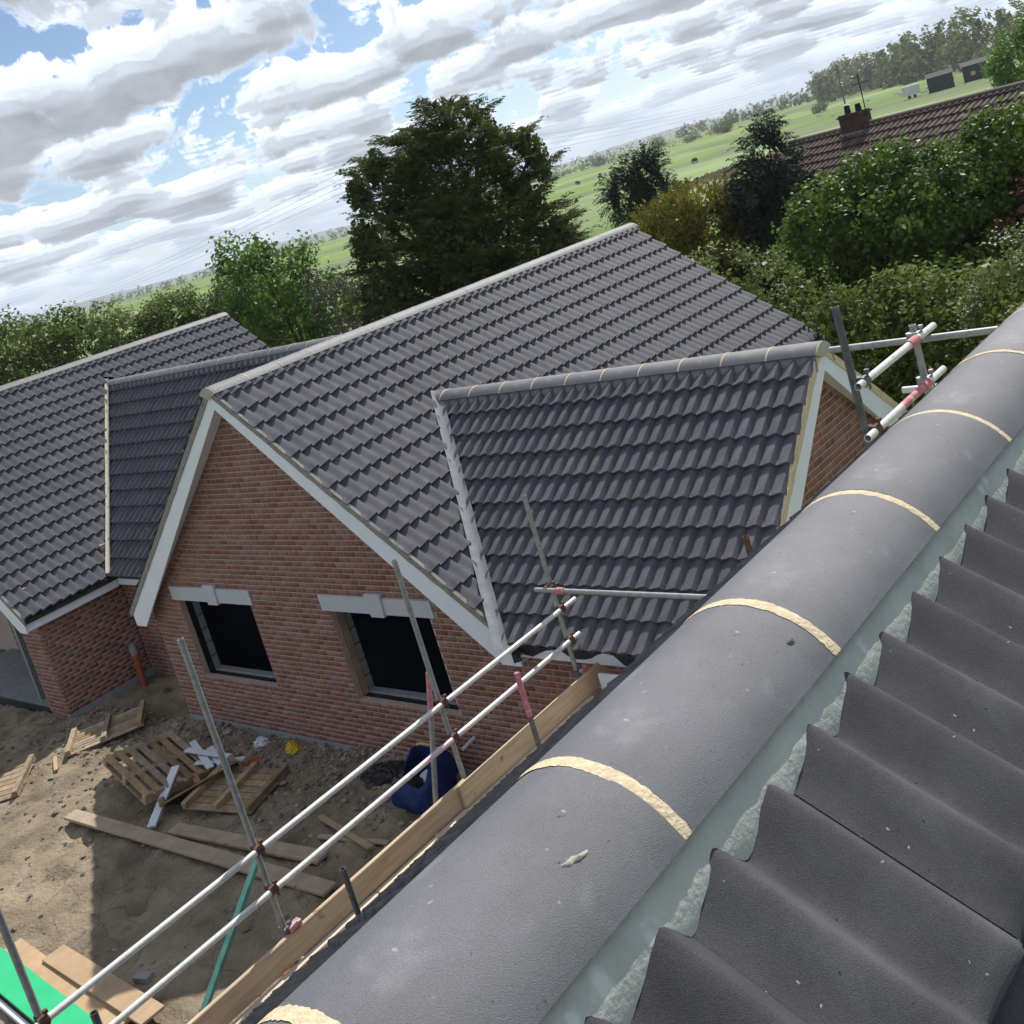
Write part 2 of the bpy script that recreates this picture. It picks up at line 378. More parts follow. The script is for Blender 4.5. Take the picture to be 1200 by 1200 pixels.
def bricks(house, parent, o, e, d, z0, z1, ivals, off=0.0, bl=.225, bh=.075):
    """stretcher bond; o wall origin at z=0, e along the wall, d into it; ivals(za, zb) -> list of (u0,u1)"""
    o, e, d = Vector(o), Vector(e), Vector(d); r0 = int(round(z0/bh)); r1 = int(math.ceil(z1/bh))
    for r in range(r0, r1):
        za = r*bh
        for (a, b) in ivals(za, za+bh):
            sft = off+(bl/2 if r % 2 else 0); k = math.floor((a-sft)/bl)
            while k*bl+sft < b:
                u0 = max(a, k*bl+sft); u1 = min(b, (k+1)*bl+sft); k += 1
                if u1-u0 < .035: continue
                p = o+e*(u0+.006)+Vector((0, 0, za+.0062))+d*random.uniform(-.0012, .0006)
                BREG.setdefault(house.name, []).append((parent, p, e, d, u1-u0-.012, bh-.0124))
BV = [(0,0,0),(1,0,0),(1,1,0),(0,1,0),(0,0,1),(1,0,1),(1,1,1),(0,1,1)]
BF = [(0,3,2,1),(4,5,6,7),(0,1,5,4),(1,2,6,5),(2,3,7,6),(3,0,4,7)]
def finish_bricks(house, limit=300, m='brick', dep=.098):
    L_ = BREG.pop(house.name); L_.sort(key=lambda q: -seen(q[1])*min(1, q[4]/.2)); rest = {}; me = mesh_of('brick', BV, BF, m, False)
    for i, (parent, p, e, d, w, h) in enumerate(L_):
        mt = frame(p, e*w, d*dep, Vector((0, 0, h)))
        if e.cross(d).z < 0: mt = frame(p+e*w, -e*w, d*dep, Vector((0, 0, h)))
        if i < limit: inst('brick', me, mt, parent)
        else: rest.setdefault(parent.name, (parent, []))[1].append(mt)
    for parent, ms_ in rest.values():
        A = np.array([[list(x) for x in q] for q in ms_]); bv = np.array([(*q, 1) for q in BV])
        v = np.einsum('nij,kj->nki', A, bv)[..., :3]; q = np.array(BF)[None]+8*np.arange(len(ms_))[:, None, None]
        npmesh('brick_field', v, q, m, parent)['kind'] = 'stuff'
def ridge(parent, p, q, seg=.5515, R=.22, hw=.181, rise=.06, first=None, n=14, t=.8, joint='joint', bed='far_bed', m='ridge', jw=.02, thick=.018, fine=1, proud=.002, bedends=True):
    """line of ridge tiles from p to q (apex of the bare slopes); first = distance of the first joint"""
    p, q = Vector(p), Vector(q); a = (q-p).normalized(); tot = (q-p).length; side = Vector((a.y, -a.x, 0)); up = Vector((0,0,1))
    zc = rise-R; A = math.asin(hw/R)
    cuts = [0]; x = first if first else seg
    while x < tot-.05: cuts.append(x); x += seg
    cuts.append(tot)
    def arc(rr, k=n): return [(rr*math.sin(-A+2*A*i/k), zc+rr*math.cos(-A+2*A*i/k)) for i in range(k+1)]
    cache = {}
    for i in range(len(cuts)-1):
        L0 = cuts[i+1]-cuts[i]; key = round(L0, 3)
        if key not in cache:
            mb = MB(); o_, in_ = arc(R), arc(R-thick); ln = [jw*.35, L0-jw*.35]; ns = max(1, int(fine)); ys = np.linspace(ln[0], ln[1], ns+1); k = n+1
            v = [(x_, y, z) for y in ys for (x_, z) in o_]; f = [(r*k+j, r*k+j+1, (r+1)*k+j+1, (r+1)*k+j) for r in range(ns) for j in range(n)]
            mb.add(v, f, True)
            v = [(x_, y, z) for y in ys[[0, -1]] for (x_, z) in in_]; mb.add(v, [(j, k+j, k+j+1, j+1) for j in range(n)], True)
            for y in (ys[0], ys[-1]): mb.add([(x_, y, z) for (x_, z) in o_]+[(x_, y, z) for (x_, z) in in_], [(j, j+1, k+j+1, k+j) for j in range(n)])
            for s2 in (0, n): mb.add([(o_[s2][0], ys[0], o_[s2][1]), (o_[s2][0], ys[-1], o_[s2][1]), (in_[s2][0], ys[-1], in_[s2][1]), (in_[s2][0], ys[0], in_[s2][1])], [(0, 1, 2, 3)])
            o = mb.build('ridge_tile', m); cache[key] = o.data; bpy.data.objects.remove(o)
            try: cache[key].set_sharp_from_angle(angle=math.radians(45))
            except Exception: pass
        pos = p+a*cuts[i]+up*random.uniform(-.002, .002)
        inst('ridge_tile', cache[key], frame(pos, side, a, up) @ Matrix.Rotation(random.gauss(0, .002), 4, 'Z'), parent)
        if i:
            mb = MB(); k = n*2; v = []; f = []
            for j in range(k+1):
                th = -A*1.0+2*A*j/k; w0 = jw*.5*(1+random.uniform(-.14, .14)); w1 = jw*.5*(1+random.uniform(-.14, .14)); pr = proud+random.uniform(0, .0010)
                for (dy, rr) in ((-w0, R+.0003), (-w0*.5, R+pr), (w1*.5, R+pr), (w1, R+.0003)):
                    v.append((rr*math.sin(th), dy, zc+rr*math.cos(th)))
            for j in range(k):
                for c in range(3): f.append((j*4+c, j*4+c+1, j*4+c+5, j*4+c+4))
            mb.add(v, f, True); o = mb.build('mortar_joint', joint, parent); o.matrix_local = frame(p+a*cuts[i], side, a, up)
    # bedding mortar each side
    zE = zc+R*math.cos(A); nn = max(2, int(tot/.03)) if fine > 1 else max(2, int(tot/.12))
    for sg in (-1, 1):
        v = []; f = []
        for i in range(nn+1):
            y = tot*i/nn; j1 = random.uniform(-.006, .006); j2 = random.uniform(-.004, .004)
            for (d, z) in ((.04, zE+.01), (hw-.014, zE-.012+j2), (hw+.016+j1*.25, -t*(hw+.016)+.046+j1*.25), (hw+.025+j1*.4, -t*(hw+.025)+.004), (hw+.03, -t*(hw+.03)-.04)):
                v.append((sg*d, y, z))
        for i in range(nn):
            for c in range(4): f.append((i*5+c, i*5+c+1, i*5+c+6, i*5+c+5))
        mb = MB().add(v, f, True); o = mb.build('mortar_bedding', bed, parent); o.matrix_local = frame(p, side, a, up)
    # closed end
    for (pt, sg) in ((p, -1), (q, 1)):
        if not bedends: break
        o_ = arc(R-.004); mb = MB().add([(x_, -.012, z) for (x_, z) in o_]+[(x_, .03, z) for (x_, z) in o_]+[(0, -.012, zc+.05)], [(j, j+1, n+1+j+1, n+1+j) for j in range(n)]+[(j+1, j, 2*n+2) for j in range(n)])
        o = mb.build('mortar_end', 'pale_mortar', parent); o.matrix_local = frame(pt, side*-sg, a*-sg, up)

# ------------------------------------------------------------------ bungalow across the yard
bung = thing('bungalow', 'red brick bungalow with new grey pantile roofs, two gables and glassless window openings', 'house')
HT = tile_geo(.366, .40, .337, .056, 8, 1, .044, 1.0, .80)
TW, TG = .366, .337
def slope(t): l = math.hypot(1, t); return 1/l, t/l
XR, ZA, T = -12.25, 5.30, .80                    # main roof apex
YV, YF = 7.63, 17.6
cT, sT = slope(T)
main = MB().prism([(XR-4.10, ZA-T*4.10-.03), (XR, ZA-.03), (XR+4.10, ZA-T*4.10-.03), (XR+4.10, ZA-T*4.10-.09), (XR, ZA-.11), (XR-4.10, ZA-T*4.10-.09)], 'y', YV+.03, YF-.03).build('roof_slope', 'felt', bung)
xe = XR+4.13
def pm(u, v):
    y = YV+u
    if y < 10.2: return [(1, -cT, -.7375-.10-xe-YV)]
    return [(-1, -cT, -21.1375-.075-xe+YV)]
lay(bung, main, (xe, YV, ZA-T*4.13), (0,1,0), (-cT,0,sT), (sT,0,cT), TW, TG, 27, 16, HT, lambda u, v: pm(u, v)+[(0, 1, 5.20), (1, 0, YF-YV)])
lay(bung, main, (XR-4.13, YF, ZA-T*4.13), (0,-1,0), (cT,0,sT), (-sT,0,cT), TW, TG, 28, 16, HT, lambda u, v: [(0, 1, 5.20), (1, 0, YF-YV)])
rm = MB().box((XR-.03, YV+.2, ZA-.2), (XR+.03, YF-.2, ZA-.1)).build('ridge', 'felt', bung)
ridge(rm, (XR, YV-.01, ZA), (XR, YF, ZA), t=T, joint='pale_mortar', jw=.022, n=8)
# cross gable
YB, ZB, XB = 10.2, 4.25, -5.22
yE = 7.52
zc_ = lambda y: ZB-T*abs(y-YB)-.035
cross = MB().add([(-10.94, YB, zc_(YB)), (XB-.03, YB, zc_(YB)), (XB-.03, yE+.03, zc_(yE+.03)), (-8.27, yE+.03, zc_(yE+.03)), (XB-.03, 2*YB-yE-.03, zc_(yE+.03)), (-8.27, 2*YB-yE-.03, zc_(yE+.03))], [(0, 3, 2, 1), (0, 1, 4, 5)]).build('roof_slope', 'felt', bung, fix=False)
nWB = 17; x0B = XB-nWB*TW
lay(bung, cross, (x0B, yE, ZB-T*(YB-yE)), (1,0,0), (0,cT,sT), (0,-sT,cT), TW, TG, nWB, 11, HT, lambda u, v: [(-1, -cT, x0B+yE+.7375-.10), (0, 1, 3.36)])
lay(bung, cross, (XB, 2*YB-yE, ZB-T*(YB-yE)), (-1,0,0), (0,-cT,sT), (0,sT,cT), TW, TG, 16, 11, HT, lambda u, v: [(1, -cT, XB+(2*YB-yE)-20.4+.7375-.0), (0, 1, 3.36)][1:])
rb = MB().box((-10.6, YB-.03, ZB-.2), (XB-.2, YB+.03, ZB-.1)).build('ridge', 'felt', bung)
ridge(rb, (XB+.02, YB, ZB), (-10.98, YB, ZB), t=T, first=.57, n=10, jw=.022)
# valley gutter strips
def strip(parent, name, p, q, w, m, lift=.03, nrm=(0,0,1), ns=26, wob=.012):
    p, q, nrm = Vector(p), Vector(q), Vector(nrm).normalized(); a = (q-p).normalized(); sd = a.cross(nrm).normalized(); v = []; f = []
    for i in range(ns+1):
        c = p+(q-p)*(i/ns)
        for (k, z) in ((-.5, lift+.018), (-.28, lift), (0, lift-.014), (.28, lift), (.5, lift+.018)):
            v.append(c+sd*(w*k+(random.uniform(-wob, wob) if abs(k) == .5 else 0))+nrm*z)
    for i in range(ns):
        for k in range(4): f.append((i*5+k, i*5+k+1, i*5+k+6, i*5+k+5))
    return MB().add(v, f, True).build(name, m, parent)
vn = Vector((sT, -sT, 2*cT))
MB().obox((-8.12, 7.56, 1.985), (.085, -.085, 0), (.03, .03, 0), (0, 0, .045)).build('valley_apron', 'felt', bung)
strip(bung, 'valley_gutter', (-10.95, 10.215, ZB-.02), (-8.17, 7.435, 4.25-T*(10.2-7.435)-.01), .15, 'grp', .122, vn, wob=.003)
# wing and link roofs
XW, ZW, TWg = -23.08, 5.64, .8018
YW0, YW1 = 6.92, 15.5
cW, sW = slope(TWg); xwe = -18.66
wing = MB().prism([(2*XW-xwe, ZW-TWg*(xwe-XW)-.03), (XW, ZW-.03), (xwe-.03, ZW-TWg*(xwe-XW)-.03), (xwe-.03, ZW-TWg*(xwe-XW)-.09), (XW, ZW-.11), (2*XW-xwe, ZW-TWg*(xwe-XW)-.09)], 'y', YW0+.03, YW1-.03).build('roof_slope', 'felt', bung)
YL, ZL, TL = 11.75, 5.06, .935
def pw(u, v):
    y = YW0+u
    if y < YL: return [(TL/TWg, -cW, -22.44+TL/TWg*(YL-YW0)-xwe-.035)]
    return [(-TL/TWg, -cW, -22.44-TL/TWg*(YL-YW0)-xwe-.035)]
lay(bung, wing, (xwe, YW0, ZW-TWg*(xwe-XW)), (0,1,0), (-cW,0,sW), (sW,0,cW), TW, TG, 24, 17, HT, lambda u, v: pw(u, v)+[(0, 1, 5.62), (1, 0, YW1-YW0)])
rw = MB().box((XW-.03, YW0+.2, ZW-.2), (XW+.03, YW1-.2, ZW-.1)).build('ridge', 'felt', bung)
ridge(rw, (XW, YW0, ZW), (XW, YW1, ZW), t=TWg, joint='pale_mortar', n=8)
cL, sL = slope(TL); yL0 = 8.58
link = MB().add([(-22.3, YL, ZL-.03), (-12.6, YL, ZL-.03), (-16.2, yL0+.03, ZL-TL*(YL-yL0)-.03), (-18.7, yL0+.03, ZL-TL*(YL-yL0)-.03), (-16.2, 2*YL-yL0, ZL-TL*(YL-yL0)-.03), (-18.7, 2*YL-yL0, ZL-TL*(YL-yL0)-.03)], [(0, 3, 2, 1), (0, 1, 4, 5)]).build('roof_slope', 'felt', bung, fix=False)
xl0 = -22.6
lay(bung, link, (xl0, yL0, ZL-TL*(YL-yL0)), (1,0,0), (0,cL,sL), (0,-sL,cL), TW, TG, 28, 13, HT,
    lambda u, v: [(-1, -cL*TL/TWg, xl0+22.44-TL/TWg*(YL-yL0)-.04), (1, -cL*TL/T, -12.46-TL/T*(YL-yL0)-xl0-.02), (0, 1, 4.28)])
rl = MB().box((-22.0, YL-.03, ZL-.2), (-13.2, YL+.03, ZL-.1)).build('ridge', 'felt', bung)
ridge(rl, (-22.4, YL, ZL), (-12.5, YL, ZL), t=TL, n=8, joint='pale_mortar', bedends=False)
strip(bung, 'valley_mortar', (-22.42, YL, ZL+.0), (-18.66, yL0+.01, ZL-TL*(YL-yL0)+.0), .085, 'pale_mortar', .122, Vector((sW, -sL, cW+cL)), wob=.004)
finish_tiles(bung, 'tile', 300)
# walls ---------------------------------------------------------------
YG = 7.85; XL_, XRt = -16.1, -5.40
W1 = (-15.22, -13.33); W2 = (-11.56, -9.67); WZ = (.90, 2.175)
def gz(x): return ZA-T*abs(x-XR)-.12
gw = MB()
ym0, ym1 = YG+.0022, YG+.095
for (a, b) in ((XL_+.004, W1[0]-.001), (W1[1]+.001, W2[0]-.001), (W2[1]+.001, XRt-.004)):
    gw.box((a, ym0, -.3), (b, ym1, 2.178))
for w in (W1, W2): gw.box((w[0]-.006, ym0, -.3), (w[1]+.006, ym1, WZ[0]-.006))
gw.prism([(-16.0, 2.178), (-8.5, 2.178), (XR, gz(XR))], 'y', ym0, ym1)
for w in (W1, W2):   # inner leaf and cavity
    pass
gable = gw.build('gable_wall', 'mortar', bung)
def ig(za, zb):
    iv = []
    if zb <= 2.08: l, r = XL_, XRt
    else:
        hw = (ZA-.13-zb)/T; l, r = max(XL_, XR-hw), min(XRt, XR+hw)
        if r-l < .05: return []
        if zb < 2.45 and r < -8.2: r = max(r, -8.35)
    iv = [(l, r)]
    if za >= WZ[0]-.01 and zb <= WZ[1]+.01:
        for w in (W1, W2):
            out = []
            for (a, b) in iv:
                if w[0] > a: out.append((a, min(b, w[0])))
                if w[1] < b: out.append((max(a, w[1]), b))
            iv = out
    elif WZ[1]-.01 <= za < 2.37:
        for (a0, b0) in ((-15.33, -13.24), (-11.67, -9.56)):
            out = []
            for (a, b) in iv:
                if a0 > a: out.append((a, min(b, a0)))
                if b0 < b: out.append((max(a, b0), b))
            iv = out
    return iv
bricks(bung, gable, (0, YG, 0), (1,0,0), (0,1,0), .15, 5.2, ig, off=.03)
MB().box((XL_-.012, YG-.014, -.3), (XRt, YG+.09, .15)).build('plinth', 'block', bung)
# cross gable end wall (faces +X)
def gzb(y): return ZB-T*abs(y-YB)-.12
gb = MB().prism([(YG+.1, -.3), (12.55, -.3), (12.55, gzb(12.55)), (YB, gzb(YB)), (YG+.1, gzb(YG+.1))], 'x', XRt-.095, XRt-.0022).build('gable_wall', 'mortar', bung)
def igb(za, zb):
    hw = (ZB-.13-zb)/T; a, b = max(YG, YB-hw), min(12.55, YB+hw)
    return [(a, b)] if b-a > .05 else []
bricks(bung, gb, (XRt, 0, 0), (0,1,0), (-1,0,0), 0, 4.2, igb)
# wing wall facing +X, wing pier facing -Y, link wall
XWW, YWW, YLW = -18.98, 7.23, 8.88
ww = MB().box((XWW-.095, YWW+.006, -.3), (XWW-.0022, YLW+.2, 2.10)).build('side_wall', 'mortar', bung)
bricks(bung, ww, (XWW, 0, 0), (0,1,0), (-1,0,0), .15, 2.09, lambda a, b: [(YWW, YLW+.02)])
MB().box((XWW-.08, YWW-.012, -.3), (XWW+.014, YLW, .15)).build('plinth', 'block', bung)
wp = MB().box((-19.72, YWW+.0022, -.3), (XWW-.1, YWW+.095, 2.5)).build('pier', 'mortar', bung)
bricks(bung, wp, (0, YWW, 0), (1,0,0), (0,1,0), 0, 2.4, lambda a, b: [(-19.72, XWW)], off=.1)
lw = MB().box((XWW, YLW+.0022, -.3), (-16.12, YLW+.1, 2.12)).build('link_wall', 'mortar', bung)
bricks(bung, lw, (0, YLW, 0), (1,0,0), (0,1,0), 0, 2.09, lambda a, b: [(XWW+.01, -16.12)], off=.07)
pb = MB().box((-26.5, 8.8022, -.3), (-19.1, 8.9, 2.6)).build('porch_wall', 'mortar', bung)
bricks(bung, pb, (0, 8.80, 0), (1,0,0), (0,1,0), 0, 2.55, lambda a, b: [(-24.5, -19.12)], off=.05)
finish_bricks(bung, 300)
# hidden walls close the shell
MB().box((XL_, YG+.1, -.3), (XL_+.1, YF-.2, 2.1)).build('side_wall', 'mortar', bung)
MB().box((-8.5, 12.55, -.3), (-8.4, YF-.2, 2.1)).build('side_wall', 'mortar', bung)
MB().box((-8.4, 12.45, -.3), (XRt-.1, 12.55, 2.1)).build('side_wall', 'mortar', bung)
MB().prism([(XL_, -.3), (-8.4, -.3), (-8.4, 2.1), (XR, gz(XR)), (XL_, 2.1)], 'y', YF-.3, YF-.2).build('gable_wall', 'mortar', bung)
MB().prism([(-27.4, -.3), (XWW, -.3), (XWW, 2.1), (XW, ZW-.15), (-27.4, 2.1)], 'y', YW1-.3, YW1-.2).build('gable_wall', 'mortar', bung)
MB().prism([(-27.4, 2.5), (XWW-.02, 2.1), (XW, ZW-.15)], 'y', YWW+.1, YWW+.19).build('gable_wall', 'mortar', bung)
MB().box((-27.2, YWW+.2, 2.4), (XWW-.1, 8.8, 2.45)).build('porch_ceiling', 'white', bung)
# window openings: cavity closer, inner blockwork, lintel
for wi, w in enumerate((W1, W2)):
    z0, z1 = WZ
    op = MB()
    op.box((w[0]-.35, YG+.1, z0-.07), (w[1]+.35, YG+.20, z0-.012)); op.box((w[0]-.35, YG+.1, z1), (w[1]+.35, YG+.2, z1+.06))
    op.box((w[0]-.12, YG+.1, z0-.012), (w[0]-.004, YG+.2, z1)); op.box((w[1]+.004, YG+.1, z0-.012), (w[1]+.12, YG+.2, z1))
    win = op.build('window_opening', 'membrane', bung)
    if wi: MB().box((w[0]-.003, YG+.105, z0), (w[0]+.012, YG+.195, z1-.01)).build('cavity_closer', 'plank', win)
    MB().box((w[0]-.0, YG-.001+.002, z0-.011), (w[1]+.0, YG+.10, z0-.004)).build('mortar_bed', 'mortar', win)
    blk = MB()
    for s2, x in ((-1, w[0]+.0), (1, w[1]-.0)):
        z = z0+.0
        while z < z1:
            h = min(.215, z1-z); blk = MB().box((min(x, x+s2*.44), YG+.205, z+.005), (max(x, x+s2*.44), YG+.305, z+h-.005)); blk.build('block', 'block', win); z += .225
    nb = 5; bw = (w[1]-w[0])/nb
    for k in range(nb): MB().box((w[0]+k*bw+.005, YG+.205, z0-.21), (w[0]+(k+1)*bw-.005, YG+.305, z0+.02)).build('block', 'block', win)
    MB().box((w[0]-.5, YG+.31, -.2), (w[0]-.44, YG+.33, 2.2)).build('block', 'block', win)
    la, lb = ((-15.33, -13.24), (-11.67, -9.56))[wi]; kc = (-14.20, -10.55)[wi]
    MB().prism([(la, WZ[1]+.003), (lb, WZ[1]+.003), (lb, 2.395), (la, 2.395)], 'y', YG-.022, YG+.098).build('lintel', 'stone', bung)
    ks = MB().prism([(kc-.125, WZ[1]-.028), (kc+.125, WZ[1]-.028), (kc+.15, 2.455), (kc-.15, 2.455)], 'y', YG-.05, YG+.05).build('keystone', 'stone', bung)
    bm = bmesh.new(); bm.from_mesh(ks.data); bmesh.ops.bevel(bm, geom=bm.edges[:], offset=.006, segments=1, affect='EDGES'); bm.to_mesh(ks.data); bm.free()
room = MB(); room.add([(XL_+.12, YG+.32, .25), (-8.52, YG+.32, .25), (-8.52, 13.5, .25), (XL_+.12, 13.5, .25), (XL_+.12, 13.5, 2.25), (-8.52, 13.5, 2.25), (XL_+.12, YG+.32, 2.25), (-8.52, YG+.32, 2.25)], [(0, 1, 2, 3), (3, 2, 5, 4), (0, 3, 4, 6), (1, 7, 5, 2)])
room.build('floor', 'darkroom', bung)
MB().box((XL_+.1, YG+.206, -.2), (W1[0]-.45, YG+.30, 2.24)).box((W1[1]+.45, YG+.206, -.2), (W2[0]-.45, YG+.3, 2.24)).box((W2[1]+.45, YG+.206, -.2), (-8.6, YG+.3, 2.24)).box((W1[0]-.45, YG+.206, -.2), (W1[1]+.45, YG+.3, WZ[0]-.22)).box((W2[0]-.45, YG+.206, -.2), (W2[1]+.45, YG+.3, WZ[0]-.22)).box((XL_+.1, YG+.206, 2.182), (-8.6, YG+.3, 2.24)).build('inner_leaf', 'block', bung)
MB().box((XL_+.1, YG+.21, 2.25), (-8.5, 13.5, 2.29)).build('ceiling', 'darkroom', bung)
# barge boards, soffits, verge mortar
def verge_y(xa, xb, y_out, yw, xr, za, t, foot=True):
    s2 = 1 if xb > xa else -1
    zf = lambda x: za-t*abs(x-xr)
    xf = xb
    MB().prism([(xr, za-.035), (xf, zf(xf)-.035), (xf, zf(xf)-.250), (xf-s2*.28, zf(xf)-.250), (xr, za-.250)], 'y', y_out+.006, y_out+.031).build('bargeboard', 'white', bung)
    MB().prism([(xr, za-.215), (xf-s2*.02, zf(xf)-.215), (xf-s2*.02, zf(xf)-.235), (xr, za-.235)], 'y', y_out+.032, yw-.002).build('soffit', 'white', bung)
    v = []; f = []; ns = 40
    for i in range(ns+1):
        x = xr+(xf+s2*.06-xr)*i/ns
        for (dy, dz) in ((.03, .05), (-.008, .04), (-.010, -.06), (.03, -.062)): v.append((x, y_out+dy+random.uniform(-.004, .004), zf(x)+dz+random.uniform(-.005, .005)))
    for i in range(ns):
        for k in range(3): f.append((i*4+k, i*4+k+1, i*4+k+5, i*4+k+4))
    MB().add(v, f).build('verge_mortar', 'verge', bung)
verge_y(XR, XR-4.08, YV+.005, YG, XR, ZA, T); verge_y(XR, XR+4.08, YV+.005, YG, XR, ZA, T)
verge_y(XW, XW+4.40, YW0+.005, YWW, XW, ZW, TWg)
def verge_x(ya, yb):
    s2 = 1 if yb > ya else -1; zf = lambda y: ZB-T*abs(y-YB); x = XB-.005
    MB().prism([(ya, ZB-.035), (yb, zf(yb)-.035), (yb, zf(yb)-.250), (yb-s2*.28, zf(yb)-.250), (ya, ZB-.250)], 'x', x-.031, x-.006).build('bargeboard', 'white', bung)
    MB().prism([(ya, ZB-.215), (yb, zf(yb)-.215), (yb, zf(yb)-.235), (ya, ZB-.235)], 'x', XRt+.002, x-.032).build('soffit', 'white', bung)
    v = []; f = []; ns = 40
    for i in range(ns+1):
        y = ya+(yb+s2*.05-ya)*i/ns
        for (dx, dz) in ((-.03, .062), (.012, .05), (.010, -.05), (-.055, -.055)): v.append((x+dx+random.uniform(-.004, .004), y, zf(y)+dz+random.uniform(-.006, .006)))
    for i in range(ns):
        for k in range(3): f.append((i*4+k, i*4+k+1, i*4+k+5, i*4+k+4))
    MB().add(v, f).build('verge_mortar', 'joint', bung)
verge_x(YB, yE+.04); verge_x(YB, 2*YB-yE-.04)
# eaves: fascias and felt
ze = ZB-T*(YB-yE)
MB().box((-8.2, yE+.12, ze-.20), (XB-.1, yE+.145, ze-.06)).build('fascia', 'white', bung)
MB().box((-8.2, yE+.146, ze-.20), (XB-.1, YG-.002, ze-.185)).build('soffit', 'white', bung)
mb = MB(); v = []; f = []
for i in range(31):
    x = -8.15+i*.1; dz = .05+.05*math.sin(i*.9)+random.uniform(0, .03)+(.05 if 13 < i < 18 else 0)
    v += [(x, yE+.03, ze-.015), (x, yE+.095+random.uniform(-.01, .01), ze-.05), (x, yE+.105+random.uniform(-.01, .01), ze-.05-dz)]
for i in range(30):
    for k in range(2): f.append((i*3+k, i*3+k+1, i*3+k+4, i*3+k+3))
MB().add(v, f).build('eaves_felt', 'felt', bung)
zw = ZW-TWg*(xwe-XW)
MB().box((xwe-.10, YW0+.06, zw-.23), (xwe-.075, yL0+.12, zw-.05)).build('fascia', 'white', bung)
MB().box((XWW+.002, YW0+.08, zw-.23), (xwe-.101, yL0+.1, zw-.215)).build('soffit', 'white', bung)
MB().box((xwe-.07, YW0+.04, zw-.07), (xwe-.02, yL0, zw-.03)).build('eaves_felt', 'felt', bung)
zl = ZL-TL*(YL-yL0)
MB().box((xwe-.07, yL0+.125, zl-.2), (-16.3, yL0+.15, zl-.05)).build('fascia', 'white', bung)
MB().box((-18.3, yL0+.02, zl-.06), (-16.4, yL0+.1, zl-.03)).build('eaves_flashing', 'white_plastic', bung)
# porch post in the wing opening
MB().box((-20.62, 7.44, 0), (-20.53, 7.54, 2.45)).box((-20.72, 7.36, 0), (-20.44, 7.62, .015)).build('porch_post', 'galv', bung)
MB().tube((-9.55, YG+.02, .62), (-9.55, YG-.22, .60), .022, hollow=True).build('overflow_pipe', 'white_plastic', bung)
# ------------------------------------------------------------------ near house whose ridge runs past the camera
near = thing('tiled_house', 'house with dark pantile roof and big round ridge tiles joined by cream mortar', 'house')
NX, NZ, NTn = -1.156, 5.792, .704
cN, sN = slope(NTn); NW, NG = .34, .40
GEO_R = tile_geo(NW, .50, NG, .038, 18, 5, .034, 1.0, .68); GEO_T = tile_geo(NW, .60, NG, .038, 18, 6, .034, 1.0, .68); GEO_L = tile_geo(NW, .50, NG, .054, 8, 1, .034)
y0n, y1n, nyt = -3.026, 5.814, 26
xr0 = -.655+NG*cN*15                                   # right eave
right = MB().add([(NX, y0n, NZ-.03), (NX, y1n, NZ-.03), (xr0, y1n-.02, NZ-NTn*(xr0-NX)-.03), (xr0, y0n, NZ-NTn*(xr0-NX)-.03)], [(0, 1, 2, 3)]).build('roof_slope', 'felt', near, fix=False)
lay(near, right, (xr0+.006*sN, y0n, NZ-NTn*(xr0-NX)+.006*cN), (0,1,0), (-cN,0,sN), (sN,0,cN), NW, NG, nyt, 16, GEO_R, None, GEO_T, jit=.003)
xl0n = -6.62
NZL, NTL = 5.78, .7085; cLn, sLn = slope(NTL)
left = MB().add([(NX, y0n, NZ-.03), (NX, y1n, NZ-.03), (xl0n, y1n-.02, NZL-NTL*(NX-xl0n)-.03), (xl0n, y0n, NZL-NTL*(NX-xl0n)-.03)], [(3, 2, 1, 0)]).build('roof_slope', 'felt', near, fix=False)
nl = 17; gl = ((NX-xl0n)/cN-.09)/nl
lay(near, left, (xl0n, y1n, NZL-NTL*(NX-xl0n)), (0,-1,0), (cLn,0,sLn), (-sLn,0,cLn), NW, gl, nyt, nl, GEO_L, None, jit=.006)
# keep separate those tiles that show: right slope first, then the left eaves
finish_tiles(near, 'near_tile', 300)
rn = MB().box((NX-.03, y0n+.3, NZ-.25), (NX+.03, y1n-.3, NZ-.15)).build('ridge', 'felt', near)
ridge(rn, (NX, y0n, NZ), (NX, y1n, NZ), R=.22, hw=.181, rise=.06, first=(1.132-.5515*7)-y0n, t=NTn, n=30, jw=.026, fine=10, thick=.02, proud=.0004, bed='bedding')
for s2, x in ((-1, xl0n+.32), (1, xr0-.32)):
    z = NZ-NTn*abs(x-NX)-.08
    MB().box((min(x, x-s2*.1), y0n+.2, -.3), (max(x, x-s2*.1), y1n-.2, z)).build('side_wall', 'mortar', near)
    MB().box((x+s2*.22, y0n+.05, z-.30), (x+s2*.245, y1n-.05, z-.12)).build('fascia', 'white', near)
    MB().box((min(x, x+s2*.22), y0n+.05, z-.30), (max(x, x+s2*.22), y1n-.05, z-.285)).build('soffit', 'white', near)
for y in (y0n+.2, y1n-.3):
    MB().prism([(xl0n+.32, -.3), (xr0-.32, -.3), (xr0-.32, NZ-NTn*(xr0-.32-NX)-.1), (NX, NZ-.12), (xl0n+.32, NZ-NTn*(NX-xl0n-.32)-.1)], 'y', y, y+.1).build('gable_wall', 'mortar', near)
for sg, x in ((-1, xl0n), (1, xr0)):
    MB().prism([(NX, NZ-.04), (x, NZ-NTn*abs(x-NX)-.04), (x, NZ-NTn*abs(x-NX)-.25), (NX, NZ-.25)], 'y', y1n-.06, y1n-.035).build('bargeboard', 'white', near)
